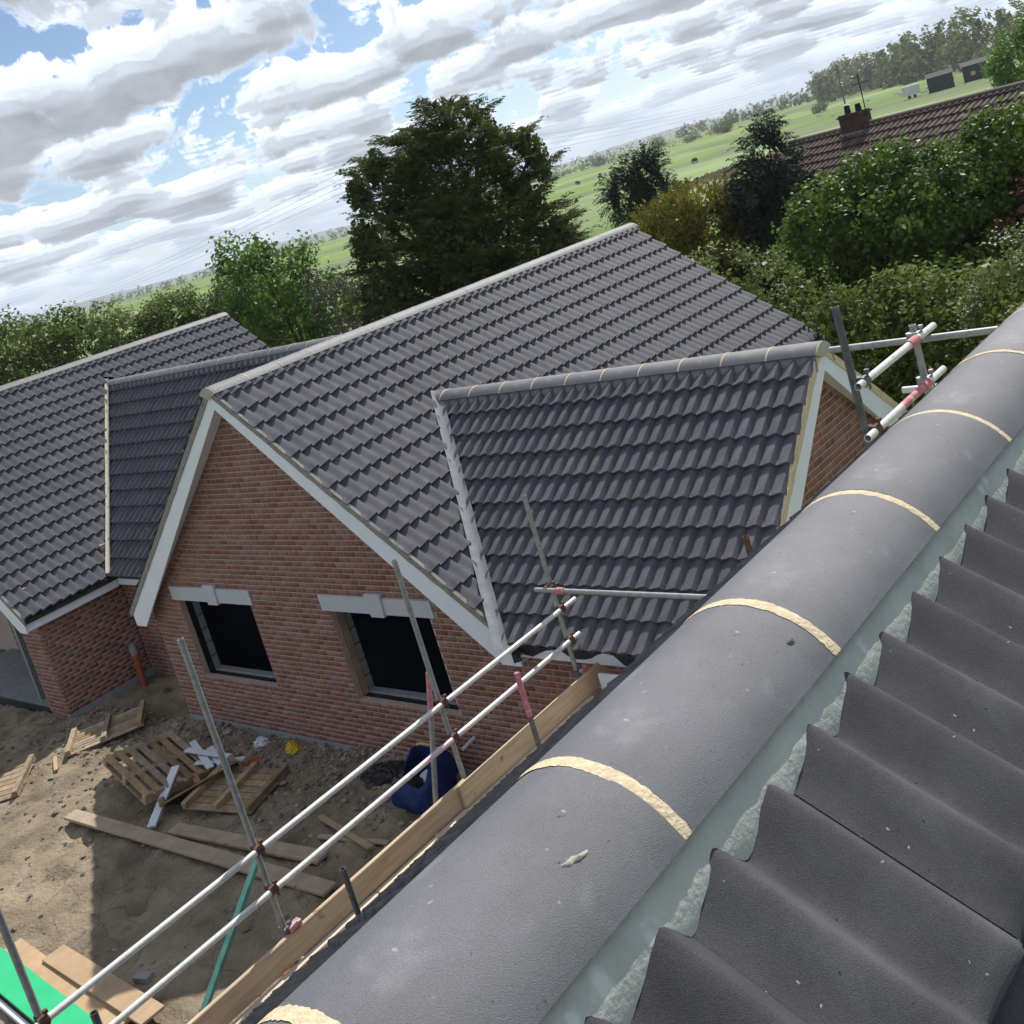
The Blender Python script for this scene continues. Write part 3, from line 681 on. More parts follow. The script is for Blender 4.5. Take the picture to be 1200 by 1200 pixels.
# small dabs of dried mortar on the ridge
def dab(p, n, d, ln, wd, th, m='pale_mortar'):
    n, d = Vector(n).normalized(), Vector(d).normalized(); sd = n.cross(d); v = []; f = []; k = 7
    for i in range(k):
        t = i/(k-1); w = wd*math.sin(math.pi*(.12+.8*t))*random.uniform(.6, 1.15)
        c = Vector(p)+d*(ln*(t-.5))+sd*random.uniform(-.15, .15)*wd
        v += [c-sd*w/2, c+n*th*math.sin(math.pi*(.1+.8*t)), c+sd*w/2]
    for i in range(k-1): f += [(i*3, i*3+1, i*3+4, i*3+3), (i*3+1, i*3+2, i*3+5, i*3+4)]
    MB().add(v, f, True).build('mortar_dab', m, rn)
for (ang, y, ln, wd) in ((.52, .965, .05, .012), (.62, 1.62, .02, .005)):
    R_ = .2205; p = (NX+R_*math.sin(ang), y, NZ+.06-.22+R_*math.cos(ang)); dab(p, (math.sin(ang), 0, math.cos(ang)), (.3, 1, -.1), ln, wd, .006)

# ------------------------------------------------------------------ scaffolds
TR = .02415
def coupler(p, parent, m='rust', sz=.05):
    p = Vector(p); mb = MB()
    mb.tube(p+Vector((0, -.032, 0)), p+Vector((0, .032, 0)), .034, n=10).tube(p+Vector((-.05, 0, -.03)), p+Vector((-.05, 0, .03)), .033, n=10)
    mb.tube(p+Vector((.02, .02, -.055)), p+Vector((.02, .02, .065)), .008, n=6).obox(p+Vector((.02, .02, .06)), (.014, 0, 0), (0, .014, 0), (0, 0, .01))
    return mb.build('coupler', m, parent)
sc = thing('scaffold', 'galvanised tube scaffold with two white guard rails and toe boards along the yard', 'scaffold', (0, 0, 0))
XS = -7.20
def std(parent, x, y, z0, z1, m='galv', name='standard'):
    MB().tube((x, y, z0), (x, y, z1), TR, n=14, hollow=True).build(name, m, parent)
for (y, zt) in ((1.93, 4.2), (3.63, 4.32), (5.67, 3.97), (7.42, 3.83)): std(sc, XS, y, 0, zt)
ZT, ZM = 2.625, 2.29
for (z, ya, yb, m) in ((ZT, -2.2, 7.64, 'galv_white'), (ZM, -2.2, 7.56, 'galv_white')):
    MB().tube((XS+.055, ya, z), (XS+.055, yb, z), TR, n=14, hollow=True).build('guard_rail', m, sc)
    for y in (1.93, 3.63, 5.67, 7.42): coupler((XS+.05, y, z), sc)
ZD = 1.71
def board(parent, a, b, name, m, bev=.006):
    o = MB().box(a, b).build(name, m, parent)
    bm = bmesh.new(); bm.from_mesh(o.data); bmesh.ops.bevel(bm, geom=bm.edges[:], offset=bev, segments=1, affect='EDGES'); bm.to_mesh(o.data); bm.free(); return o
board(sc, (XS+.045, -2.2, ZD), (XS+.083, 1.72, ZD+.215), 'toe_board', 'ply'); board(sc, (XS+.045, 1.74, ZD+.002), (XS+.083, 5.62, ZD+.212), 'toe_board', 'ply')
board(sc, (XS+.088, 5.50, ZD+.004), (XS+.124, 7.74, ZD+.220), 'toe_board', 'ply')
board(sc, (-6.94, 7.42, ZD+.004), (-6.2, 7.458, ZD+.226), 'toe_board', 'white_plastic')
for k, (x0, x1) in enumerate(((XS+.09, XS+.305), (XS+.31, XS+.455))):
    for (ya, yb) in ((-2.2, .6+k*.7), (.61+k*.7, 4.4+k*.5), (4.41+k*.5, 7.40)): board(sc, (x0, ya, ZD-.038), (x1, yb, ZD-.0005*k), 'deck_board', 'deckwood')
board(sc, (-6.7, 6.2, ZD-.038), (-4.0, 6.42, ZD), 'deck_board', 'deckwood')
for y in (1.93, 3.63, 5.67, 7.42): MB().tube((XS-.15, y+.05, ZD-.066), (-6.45, y+.05, ZD-.066), TR, n=10).build('transom', 'galv', sc)
MB().tube((XS+.05, -2.2, ZD-.115), (XS+.05, 7.6, ZD-.115), TR, n=10).build('ledger', 'galv', sc)
for (y, zt, m) in ((2.07, 2.72, 'steel_dark'), (3.96, 2.33, 'steel_dark'), (6.18, 2.67, 'steel_dark')):
    std(sc, -6.70, y, 0, zt, m)
    if y > 6: MB().tube((-6.70, y, zt-.42), (-6.70, y, zt-.002), TR+.0015, n=14).build('paint_band', 'pink', sc)
MB().tube((-7.30, 7.30, 2.885), (-5.25, 7.30, 2.885), TR, n=12, hollow=True).build('guard_rail', 'galv', sc)
std(sc, -5.30, 7.36, 0, 2.87); coupler((XS+.04, 7.38, 2.86), sc); MB().tube((-7.02, 7.30, 2.885), (-6.93, 7.30, 2.885), .034, n=12).build('paint_band', 'pink', sc)
d = Vector((0, -.33, -.97)).normalized(); p = Vector((-7.36, 5.78, 2.84))
MB().tube(p, p+d*(2.84/.947), TR, n=12, hollow=True).build('brace', 'galv', sc); MB().tube(p+d*.004, p+d*.40, TR+.0015, n=12).build('paint_band', 'pink', sc)
MB().bar((-7.33, 3.69, 2.47), (-7.33, .97, .02), .03, .055, (1,0,0)).build('brace', 'green_wood', sc)
for y in (3.67, 7.44):
    MB().obox((XS+.07, y, 1.955), (.02, 0, 0), (0, .035, .008), (0, 0, .02)).obox((XS+.06, y+.05, 1.95), (.03, 0, 0), (0, .02, 0), (0, 0, .022)).build('toe_clip', 'pink', sc)
    coupler((XS+.03, y-.03, 1.93), sc, 'steel_dark')
sg = thing('scaffold', 'short white and pink scaffold rails on grey poles beyond the ridge tiles', 'scaffold')
std(sg, -2.965, 6.10, 0, 5.49, 'steel_dark'); std(sg, -2.965, 7.15, 0, 5.07, 'galv'); std(sg, -4.33, 6.60, 0, 3.77, 'rust')
for (z, ya) in ((5.0, 6.02), (4.685, 5.98)):
    MB().tube((-2.905, ya, z), (-2.905, 7.35, z), TR, n=16, hollow=True).build('guard_rail', 'galv_white', sg)
    coupler((-2.91, 6.13, z), sg, 'rust' if z < 4.9 else 'steel_dark'); coupler((-2.92, 7.10, z), sg, 'galv')
MB().tube((-2.905, 6.88, 5.0), (-2.905, 7.02, 5.0), .032, n=14).build('paint_band', 'pink', sg)
MB().tube((-2.905, 6.95, 4.685), (-2.905, 7.06, 4.685), .032, n=14).build('paint_band', 'pink', sg)
MB().tube((-2.905, 6.55, 4.685), (-2.905, 6.95, 4.685), TR+.001, n=14).build('paint_band', 'pink', sg)
MB().tube((-3.62, 7.21, 4.95), (3.2, 7.21, 4.95), TR, n=14, hollow=True).build('ledger', 'galv', sg)
MB().tube((-3.16, 7.21, 4.60), (3.2, 7.21, 4.60), TR, n=14, hollow=True).build('ledger', 'galv_white', sg)
std(sg, 3.0, 7.15, 0, 5.2); std(sg, 3.0, 6.1, 0, 5.2)

# ------------------------------------------------------------------ yard soil
def soilz(x, y):
    z = vnoise(x*.35, y*.35, 1, 3)*.16+vnoise(x*2.7, y*2.7, 9, 2)*.07+vnoise(x*1.3, y*1.3, 2, 4)*.11
    rough = np.clip(1-np.hypot((x+11.6)/2.6, (y-4.6)/1.6), 0, 1)          # dried puddle: flat
    rg = vnoise(x*5, y*5, 3, 4)*.125+vnoise(x*16, y*16, 5, 2)*.03
    z += rg*(1-.8*np.clip(rough*2.2, 0, 1))
    z += .16*np.clip(1-np.abs(y-7.7)/1.3, 0, 1)*(vnoise(x*2.2, y*2.2, 4, 3)+.25)*(x < -10)
    z -= .10*np.exp(-(((x+12.4)/.16)**2+((y-4.67)/.12)**2))
    return z+.03
gx = np.arange(-26, -5.9, .05); gy = np.arange(-3, 9.4, .05); X, Y = np.meshgrid(gx, gy); Z = soilz(X, Y)
nx_, ny_ = len(gx), len(gy); ii, jj = np.meshgrid(np.arange(nx_-1), np.arange(ny_-1)); a = (jj*nx_+ii).ravel()
soil = mat('soil', (.18, .14, .10), .34, 1.1, .97, 1.0, 26, hue=(.265, .212, .150), spots=[((.125, .105, .085), 2.2, .60, .12), ((.36, .32, .25), 30, .68, .05)], detail=10, bdist=.03)
n_ = soil.node_tree.nodes; l_ = soil.node_tree.links.new          # drying cracks
b_ = n_['Principled BSDF']; src = b_.inputs['Base Color'].links[0].from_socket
tcn = n_.new('ShaderNodeTexCoord'); nzw = n_.new('ShaderNodeTexNoise'); nzw.inputs['Scale'].default_value = 3; l_(tcn.outputs['Object'], nzw.inputs['Vector'])
mxv = n_.new('ShaderNodeMix'); mxv.data_type = 'RGBA'; mxv.inputs[0].default_value = .16; l_(tcn.outputs['Object'], mxv.inputs[6]); l_(nzw.outputs['Color'], mxv.inputs[7])
vo = n_.new('ShaderNodeTexVoronoi'); vo.feature = 'DISTANCE_TO_EDGE'; vo.inputs['Scale'].default_value = 2.6; l_(mxv.outputs[2], vo.inputs['Vector'])
mrc = n_.new('ShaderNodeMapRange'); mrc.inputs['From Min'].default_value = .004; mrc.inputs['From Max'].default_value = .022; mrc.inputs['To Min'].default_value = .66; mrc.inputs['To Max'].default_value = 1; l_(vo.outputs[0], mrc.inputs[0])
nzm = n_.new('ShaderNodeTexNoise'); nzm.inputs['Scale'].default_value = .6; l_(tcn.outputs['Object'], nzm.inputs['Vector'])
mrm = n_.new('ShaderNodeMapRange'); mrm.inputs['From Min'].default_value = .42; mrm.inputs['From Max'].default_value = .52; l_(nzm.outputs['Fac'], mrm.inputs[0])
mxx = n_.new('ShaderNodeMath'); mxx.operation = 'MAXIMUM'; l_(mrc.outputs[0], mxx.inputs[0]); l_(mrm.outputs[0], mxx.inputs[1])
mul = n_.new('ShaderNodeMix'); mul.data_type = 'RGBA'; mul.blend_type = 'MULTIPLY'; mul.inputs[0].default_value = 1; l_(src, mul.inputs[6]); l_(mxx.outputs[0], mul.inputs[7]); l_(mul.outputs[2], b_.inputs['Base Color'])
tag(npmesh('yard_soil', np.stack([X, Y, Z], -1), np.stack([a, a+1, a+1+nx_, a+nx_], -1), 'soil', smooth=True), kind='structure')
def gz_(x, y): return float(soilz(np.array([x]), np.array([y]))[0])
# rubble: uncountable small lumps
def lump(n=6):
    v = [(0,0,.6), (0,0,-.4)]+[(math.cos(i*2*math.pi/n)*random.uniform(.7, 1.1), math.sin(i*2*math.pi/n)*random.uniform(.7, 1.1), random.uniform(-.15, .25)) for i in range(n)]
    return v, [(0, 2+i, 2+(i+1)%n) for i in range(n)]+[(1, 2+(i+1)%n, 2+i) for i in range(n)]
mat('stone_lump', (.22, .19, .155), .3, 20, .95, .4, 40, rand=.4)
mb = MB()
for i in range(3600):
    if i < 2300: x = random.uniform(-19.5, -8.2); y = 7.85-abs(random.gauss(0, .75))
    else: x = random.uniform(-22, -7.4); y = random.uniform(1.5, 7.8)
    if math.hypot((x+11.6)/2.4, (y-4.6)/1.4) < 1 and random.random() < .75: continue
    s = random.choice((.015, .02, .025, .03, .04, .05)) * (1.5 if random.random() < .06 else 1); v, f = lump(); R_ = Matrix.Rotation(random.uniform(0, 6), 3, 'Z') @ Matrix.Rotation(random.uniform(-.6, .6), 3, 'X'); c = Vector((x, y, gz_(x, y)+s*.1))
    mb.add([c+R_ @ (Vector(p)*s) for p in v], f)
tag(mb.build('rubble', 'stone_lump', fix=False), 'small stones and clods scattered over the bare yard soil', 'rubble', kind='stuff')

# ------------------------------------------------------------------ things lying in the yard
def place(o, x, y, dz=0, rz=0, rx=0, ry=0):
    o.location = (x, y, gz_(x, y)+dz); o.rotation_euler = (rx, ry, rz); return o
def pallet(label, ln=1.2, wd=1.0, nsl=7, gap=None, mid=3, slw=.10):
    t = thing('pallet', label, 'pallet', group='timber pallets dumped in the yard')
    for k in range(nsl):
        y = -wd/2+slw/2+(wd-slw)*k/(nsl-1); board(t, (-ln/2, y-slw/2, .122), (ln/2, y+slw/2, .144), 'slat', 'pallet_wood', .003)
    for k in range(mid):
        x = -ln/2+.05+(ln-.1)*k/(mid-1); board(t, (x-.05, -wd/2, .022), (x+.05, wd/2, .121), 'bearer', 'pallet_wood', .003)
    for y in (-wd/2+.05, 0, wd/2-.05): board(t, (-ln/2, y-.05, 0), (ln/2, y+.05, .021), 'slat', 'pallet_wood', .003)
    return t
def pallet_up(label, ln=1.2, wd=1.0, nsl=9):
    """pallet lying face down: narrow close slats below, three bearers on top"""
    t = thing('pallet', label, 'pallet', group='timber pallets dumped in the yard')
    w = wd/nsl
    for k in range(nsl): board(t, (-ln/2, -wd/2+k*w+.008, 0), (ln/2, -wd/2+(k+1)*w-.008, .022), 'slat', 'pallet_wood', .003)
    for x in (-ln/2+.05, .0, ln/2-.05): board(t, (x-.04, -wd/2, .023), (x+.04, wd/2, .10), 'bearer', 'pallet_wood', .003)
    return t
place(pallet_up('upturned pallet lying flat by the brick corner of the wing', 1.25, .85, 8), -17.47, 7.12, .12, math.radians(54.5), .03, -.04)
place(pallet('greyed pallet with wide slats propped up on the pallet heap', 1.2, 1.05, 7), -14.62, 6.42, .20, math.radians(-6), -.22, .30)
place(pallet_up('pallet half buried on edge under the propped pallet', 1.1, .9, 6), -13.85, 6.55, .12, math.radians(65), -.45, -.1)
place(pallet_up('pallet lying flat beside the white plastic offcuts', 1.15, .9, 7), -13.05, 6.62, .06, math.radians(15), .05, .06)
place(pallet_up('close slatted pallet alone on the sunlit soil', 1.2, 1.1, 7), -18.05, 5.35, .05, math.radians(50), .06, .02)
def plank(label, a, b, w, th, m, lift=.02, cat='plank', name='plank', group=None):
    (xa, ya), (xb, yb) = a, b; za, zb = gz_(xa, ya)+lift, gz_(xb, yb)+lift
    o = MB().bar((xa, ya, za+th/2), (xb, yb, zb+th/2), w, th).build(name, m)
    bm = bmesh.new(); bm.from_mesh(o.data); bmesh.ops.bevel(bm, geom=bm.edges[:], offset=.004, segments=1, affect='EDGES'); bm.to_mesh(o.data); bm.free()
    return tag(o, label, cat, group)
plank('long scaffold plank lying across the yard below the pallet heap', (-15.38, 5.39), (-9.9, 5.63), .20, .04, 'plank', .05)
plank('shorter plank lying beside the long plank', (-13.28, 5.75), (-10.45, 5.99), .20, .04, 'plank', .05)
plank('thin batten crossing over another batten near the blue bag', (-11.16, 6.54), (-9.96, 6.30), .07, .03, 'plank', .06)
plank('thin batten lying underneath the crossing batten', (-10.9, 6.28), (-9.9, 6.5), .07, .025, 'plank', .03)
plank('pale new board lying next to the green sheet', (-13.39, 3.60), (-10.5, 3.44), .22, .03, 'new_board', .06)
plank('pale new board overlapping the board beside the green sheet', (-12.55, 3.72), (-10.2, 3.62), .26, .03, 'new_board', .10)
plank('short orange stick on bare soil', (-17.72, 6.30), (-17.25, 6.08), .06, .03, 'new_board', .02, 'stick', 'stick')
g = MB(); g.bar((-13.9, 3.32, gz_(-13.9, 3.3)+.14), (-10.6, 3.15, gz_(-10.6, 3.1)+.14), .34, .03); tag(g.build('insulation_board', 'green_sheet'), 'bright green sheet lying on the soil', 'sheet')
g = MB().bar((-13.9, 3.10, .10), (-11.5, 2.98, .10), .05, .05); tag(g.build('trim_strip', 'white_plastic'), 'white trim strip along the edge of the green sheet', 'trim')
wl = 'white plastic strip among the offcuts strewn on the pallet heap'
for (a, b, z) in (((-14.75, 7.08), (-13.75, 6.72), .30), ((-14.55, 6.86), (-13.65, 6.98), .33), ((-14.3, 7.08), (-13.55, 6.80), .27), ((-14.2, 6.75), (-13.5, 7.1), .24)):
    o = MB().bar((a[0], a[1], z+.02), (b[0], b[1], z-.02), .10, .012).build('plastic_strip', 'white_plastic'); tag(o, wl, 'offcut', 'white plastic offcuts')
o = MB().bar((-13.68, 5.66, .10), (-14.25, 6.5, .36), .12, .03).build('plastic_strip', 'white_plastic'); tag(o, 'white plastic strip leaning on the propped pallet', 'offcut')
for (x, y, r, lab) in ((-13.57, 7.29, .3, 'red brick'), (-13.43, 7.11, 1.1, 'red brick'), (-9.41, 4.71, .8, 'red brick')):
    o = MB().box((-.107, -.05, -.032), (.107, .05, .032)).build('loose_brick', 'clay_pipe'); place(o, x, y, .03, r, .2, .1)
    tag(o, 'loose red brick lying near the pallet heap' if y > 6 else 'loose red brick lying alone near the toe boards', 'brick', 'loose bricks' if y > 6 else None)
o = MB().box((-.1, -.05, 0), (.1, .05, .06)).build('loose_brick', 'block'); tag(place(o, -11.0, 3.95, 0, .3), 'loose grey block beside the pale new boards', 'brick')
def crumple(name, label, cat, m, x, y, r, h, seed, group=None):
    n, k = 18, 8; rg = np.random.default_rng(seed); v = []; f = []
    for i in range(k):
        t = i/(k-1)
        for j in range(n):
            a = 2*math.pi*j/n; rr = r*math.cos(t*1.45)*(1+rg.uniform(-.22, .22)); v.append((rr*math.cos(a), rr*math.sin(a)*.8, h*math.sin(t*1.5)*(1+rg.uniform(-.2, .2))))
    for i in range(k-1):
        for j in range(n): f.append((i*n+j, i*n+(j+1)%n, (i+1)*n+(j+1)%n, (i+1)*n+j))
    f.append(tuple(range((k-1)*n, k*n)))
    return tag(place(MB().add(v, f).build(name, m), x, y, -.02), label, cat, group)
crumple('plastic_bag', 'crumpled yellow plastic bag against the brick wall', 'bag', 'yellow', -13.17, 7.66, .13, .15, 3)
crumple('plastic_bag', 'crumpled pale blue plastic bag against the brick wall', 'bag', 'white_plastic', -13.86, 7.62, .13, .12, 4)
crumple('plastic_sheet', 'heap of dark grey sheeting beside the blue bulk bag', 'sheet', 'membrane', -11.0, 7.5, .34, .12, 6)
# blue bulk bag, open topped and slumped
def bulk_bag():
    t = thing('bulk_bag', 'slumped navy blue bulk bag with tan rim lying open by the wall', 'bag', (-10.0, 7.28, gz_(-10, 7.28)))
    v = []; f = []; n = 40; k = 9; rg = np.random.default_rng(8)
    for i in range(k):
        s = i/(k-1)
        for j in range(n):
            a = 2*math.pi*j/n; sq = 1/max(abs(math.cos(a)), abs(math.sin(a)))**.7
            r = (.28*sq)*(.9+.25*math.sin(s*3.0))*(1+rg.uniform(-.05, .05)+.07*math.sin(a*5+s*6)); z = .5*s*(1+.30*math.sin(a*1+.6)+.12*math.sin(a*3+1))
            v.append((r*math.cos(a)*1.15, r*math.sin(a)*.95, z))
    for i in range(k-1):
        for j in range(n): f.append((i*n+j, i*n+(j+1)%n, (i+1)*n+(j+1)%n, (i+1)*n+j))
    o = MB().add(v, f, True).build('bag_body', 'blue_bag', t); so_ = o.modifiers.new('thick', 'SOLIDIFY'); so_.thickness = .012
    rim = v[(k-1)*n:]; mb = MB()
    for j in range(n): 
        if j % 40 < 14: mb.tube(rim[j], rim[(j+1) % n], .018, n=6)
    mb.build('rim', 'tan_trim', t)
    crum = []
    for i in range(5):
        a = rg.uniform(0, 6.28); c = Vector((.2*math.cos(a), .2*math.sin(a), .22)); lv, lf = lump(8); MB().add([c+Vector(p)*.16 for p in lv], lf).build('liner', 'white_plastic' if i < 2 else 'membrane', t)
    return t
bulk_bag()
t = thing('drain_pipe', 'orange drain pipe with grey cap standing in the wall corner', 'pipe', (-18.60, 8.45, gz_(-18.6, 8.45)))
MB().tube((0, 0, -.2), (-.03, .05, .62), .058, n=16).build('pipe', 'clay_pipe', t); MB().tube((-.03, .05, .60), (-.034, .057, .75), .066, n=16).tube((-.034, .057, .75), (-.05, .03, .80), .05, n=12).build('cap', 'block', t)
v = MB().box((-24.8, 7.35, .0), (-19.35, 8.78, .14)).build('concrete_slab', 'concrete'); tag(v, 'grey concrete porch slab beside the wing pier', 'slab')
tag(MB().bar((-24.0, 7.18, .10), (-19.3, 7.30, .07), .10, .07).build('membrane_strip', 'membrane'), 'black plastic membrane along the edge of the porch slab', 'membrane')
tag(MB().bar((-19.9, 7.62, .165), (-19.75, 7.75, .165), .03, .03).bar((-20.2, 7.42, .16), (-19.95, 7.60, .16), .03, .02).build('offcut', 'white_plastic'), 'small white offcut lying on the concrete slab', 'offcut')
# ------------------------------------------------------------------ fields and horizon
def fieldz(x, y):
    d = np.hypot(x, y); t = np.clip((d-150)/900, 0, 1); rise = 3.2*t*t*(3-2*t)
    return -.06-.3*np.clip((27-d)/5, 0, 1)+rise+vnoise(x/90, y/90, 21, 3)*1.2*np.clip((d-60)/200, 0, 1)
az = np.radians(np.linspace(-180, 180, 181)); rr = np.concatenate([np.linspace(0.5, 60, 12), np.geomspace(70, 9000, 60)])
A_, Rr = np.meshgrid(az, rr); X = Rr*np.sin(A_); Y = Rr*np.cos(A_); Z = fieldz(X, Y); na, nr = len(az), len(rr)
ii, jj = np.meshgrid(np.arange(na-1), np.arange(nr-1)); a = (jj*na+ii).ravel()
fm = mat('field_grass', (.085, .140, .020), .25, .02, .95, 0, hue=(.145, .215, .036), spots=[((.155, .150, .07), .035, .60, .06)], detail=12)
n_ = fm.node_tree.nodes; l_ = fm.node_tree.links.new; b_ = n_['Principled BSDF']; src = b_.inputs['Base Color'].links[0].from_socket
# field parcels: strips of differing grass
tcn = n_.new('ShaderNodeTexCoord'); mpn = n_.new('ShaderNodeMapping'); mpn.inputs['Rotation'].default_value = (0, 0, .35); mpn.inputs['Scale'].default_value = (.004, .016, 1); l_(tcn.outputs['Object'], mpn.inputs[0])
vo = n_.new('ShaderNodeTexVoronoi'); vo.inputs['Scale'].default_value = 1; l_(mpn.outputs[0], vo.inputs['Vector'])
hs = n_.new('ShaderNodeHueSaturation'); mrv = n_.new('ShaderNodeMapRange'); mrv.inputs['To Min'].default_value = .75; mrv.inputs['To Max'].default_value = 1.35
sp_ = n_.new('ShaderNodeSeparateColor'); l_(vo.outputs['Color'], sp_.inputs[0]); l_(sp_.outputs[0], mrv.inputs[0]); l_(mrv.outputs[0], hs.inputs['Value'])
mrs = n_.new('ShaderNodeMapRange'); mrs.inputs['To Min'].default_value = .75; mrs.inputs['To Max'].default_value = 1.15; l_(sp_.outputs[1], mrs.inputs[0]); l_(mrs.outputs[0], hs.inputs['Saturation'])
l_(src, hs.inputs['Color']); l_(hs.outputs[0], b_.inputs['Base Color'])
tag(npmesh('field', np.stack([X, Y, Z], -1), np.stack([a, a+1, a+1+na, a+na], -1), 'field_grass', smooth=True), kind='structure')
# low hills
mat('far_hill', (.07, .095, .05), .4, .004, .95, hue=(.10, .12, .06))
def hills(R_, hmax, seed):
    az = np.radians(np.linspace(-110, 30, 220)); v = []
    prof = np.clip((vnoise(az*6+3, az*0+seed, seed, 4)+.35), .05, 2)*hmax
    rows = [(R_-900, 0), (R_-450, .55), (R_, 1), (R_+600, .9)]
    for (r, k) in rows:
        for a, h in zip(az, prof): v.append((r*math.sin(a), r*math.cos(a), 2+h*k))
    n = len(az); q = [(i*n+j, i*n+j+1, (i+1)*n+j+1, (i+1)*n+j) for i in range(3) for j in range(n-1)]
    tag(npmesh('hills', v, q, 'far_hill', smooth=True), kind='structure')
hills(4200, 55, 3)

# ------------------------------------------------------------------ plants
def rhombi(c, nrm, size, asp=.55, rand=.8, fold=0):
    n = len(c); d = nrm+rng.normal(0, rand, (n, 3)); d /= np.linalg.norm(d, axis=1)[:, None]+1e-9
    a = np.cross(d, rng.normal(0, 1, (n, 3))); a /= np.linalg.norm(a, axis=1)[:, None]+1e-9; b = np.cross(d, a)
    s = (size*rng.uniform(.65, 1.35, n))[:, None]
    return np.stack([c-a*s, c-b*s*asp, c+a*s, c+b*s*asp], 1)
def leafobj(name, quads, m, parent):
    q = np.concatenate(quads).reshape(-1, 3); return npmesh(name, q, np.arange(len(q)), m, parent)
def inside(p, blobs, k):
    r = np.zeros(len(p), bool)
    for b in blobs: r |= (((p-np.array(b[:3]))/np.array(b[3:]))**2).sum(1) < k*k
    return r
def shell(blobs, n, lo=.85, hi=1.05, zmin=None):
    vol = np.array([b[3]*b[4]+b[4]*b[5]+b[3]*b[5] for b in blobs]); cnt = (n*vol/vol.sum()).astype(int)+1; P = []; D = []
    for i, (b, k) in enumerate(zip(blobs, cnt)):
        d = rng.normal(0, 1, (k, 3)); d /= np.linalg.norm(d, axis=1)[:, None]; r = rng.uniform(lo, hi, (k, 1))
        p = np.array(b[:3])+d*r*np.array(b[3:]); ok = ~inside(p, [x for j, x in enumerate(blobs) if j != i], .80)
        P.append(p[ok]); D.append((d/np.array(b[3:]))[ok])
    P = np.concatenate(P); D = np.concatenate(D); D /= np.linalg.norm(D, axis=1)[:, None]
    if zmin is not None: ok = P[:, 2] > zmin; P, D = P[ok], D[ok]
    return P, D
def limbs(parent, base, blobs, r0, m='bark', name='trunk'):
    mb = MB(); b = Vector(base); zt = max(x[2] for x in blobs); top = Vector((sum(x[0] for x in blobs)/len(blobs), sum(x[1] for x in blobs)/len(blobs), zt*.85+base[2]*.15))
    pts = [b+(top-b)*t+Vector((random.gauss(0, .06), random.gauss(0, .06), 0))*(1 if 0 < t < 1 else 0) for t in (0, .25, .5, .75, 1)]
    for i in range(4): mb.tube(pts[i], pts[i+1], r0*(1-.2*i), r0*(1-.2*(i+1)), 8)
    for x in blobs:
        s = pts[1]+(pts[3]-pts[1])*random.random(); e = Vector(x[:3]); mid = (s+e)/2+Vector((0, 0, -.12)); mb.tube(s, mid, r0*.45, r0*.28, 6).tube(mid, e, r0*.28, r0*.1, 6)
    return mb.build(name, m, parent)
def lobes(c, r, n, spread=.75, size=.5, seed=1, flat=1.0, low=None):
    rg = np.random.default_rng(seed); out = [(*c, r[0]*.78, r[1]*.78, r[2]*.78)]
    for i in range(n):
        d = rg.normal(0, 1, 3); d /= np.linalg.norm(d); d[2] = d[2]*flat+.12
        p = np.array(c)+d*np.array(r)*spread; k = size*rg.uniform(.7, 1.25)
        out.append((*p, r[0]*k, r[1]*k, r[2]*k))
    return out
def broad(name, label, cat, base, blobs, m, clumps, per, sig, size, r0=.14, group=None, bloom=0, fill=.35, airy=False, asp=.6, up=.3):
    t = thing(name, label, cat, (0, 0, 0), group=group)
    P, D = shell(blobs, clumps, .72 if airy else .82, 1.12, base[2]+.15)
    n = len(P)*per; idx = np.repeat(np.arange(len(P)), per)
    off = rng.normal(0, sig, (n, 3)); c = P[idx]+off; nr = D[idx]*.6+np.array([0, 0, up])
    q = [rhombi(c, nr, np.full(n, size), asp, .55)]
    if fill:
        P2, D2 = shell(blobs, int(clumps*fill*4), .35, .85, base[2]+.1); q.append(rhombi(P2, D2, np.full(len(P2), size*2.0), .8, .9))
    leafobj('crown', q, m, t); limbs(t, base, blobs, r0)
    if bloom:
        ok = (D[:, 2] > -.1) & (rng.random(len(P)) < bloom); Pb = P[ok]; k = 26
        ib = np.repeat(np.arange(len(Pb)), k); cb = Pb[ib]+D[ok][ib]*.03+rng.normal(0, sig*.62, (len(ib), 3)); leafobj('blossom', [rhombi(cb, D[ok][ib], np.full(len(ib), .020), .9, .7)], 'blossom', t)
    return t
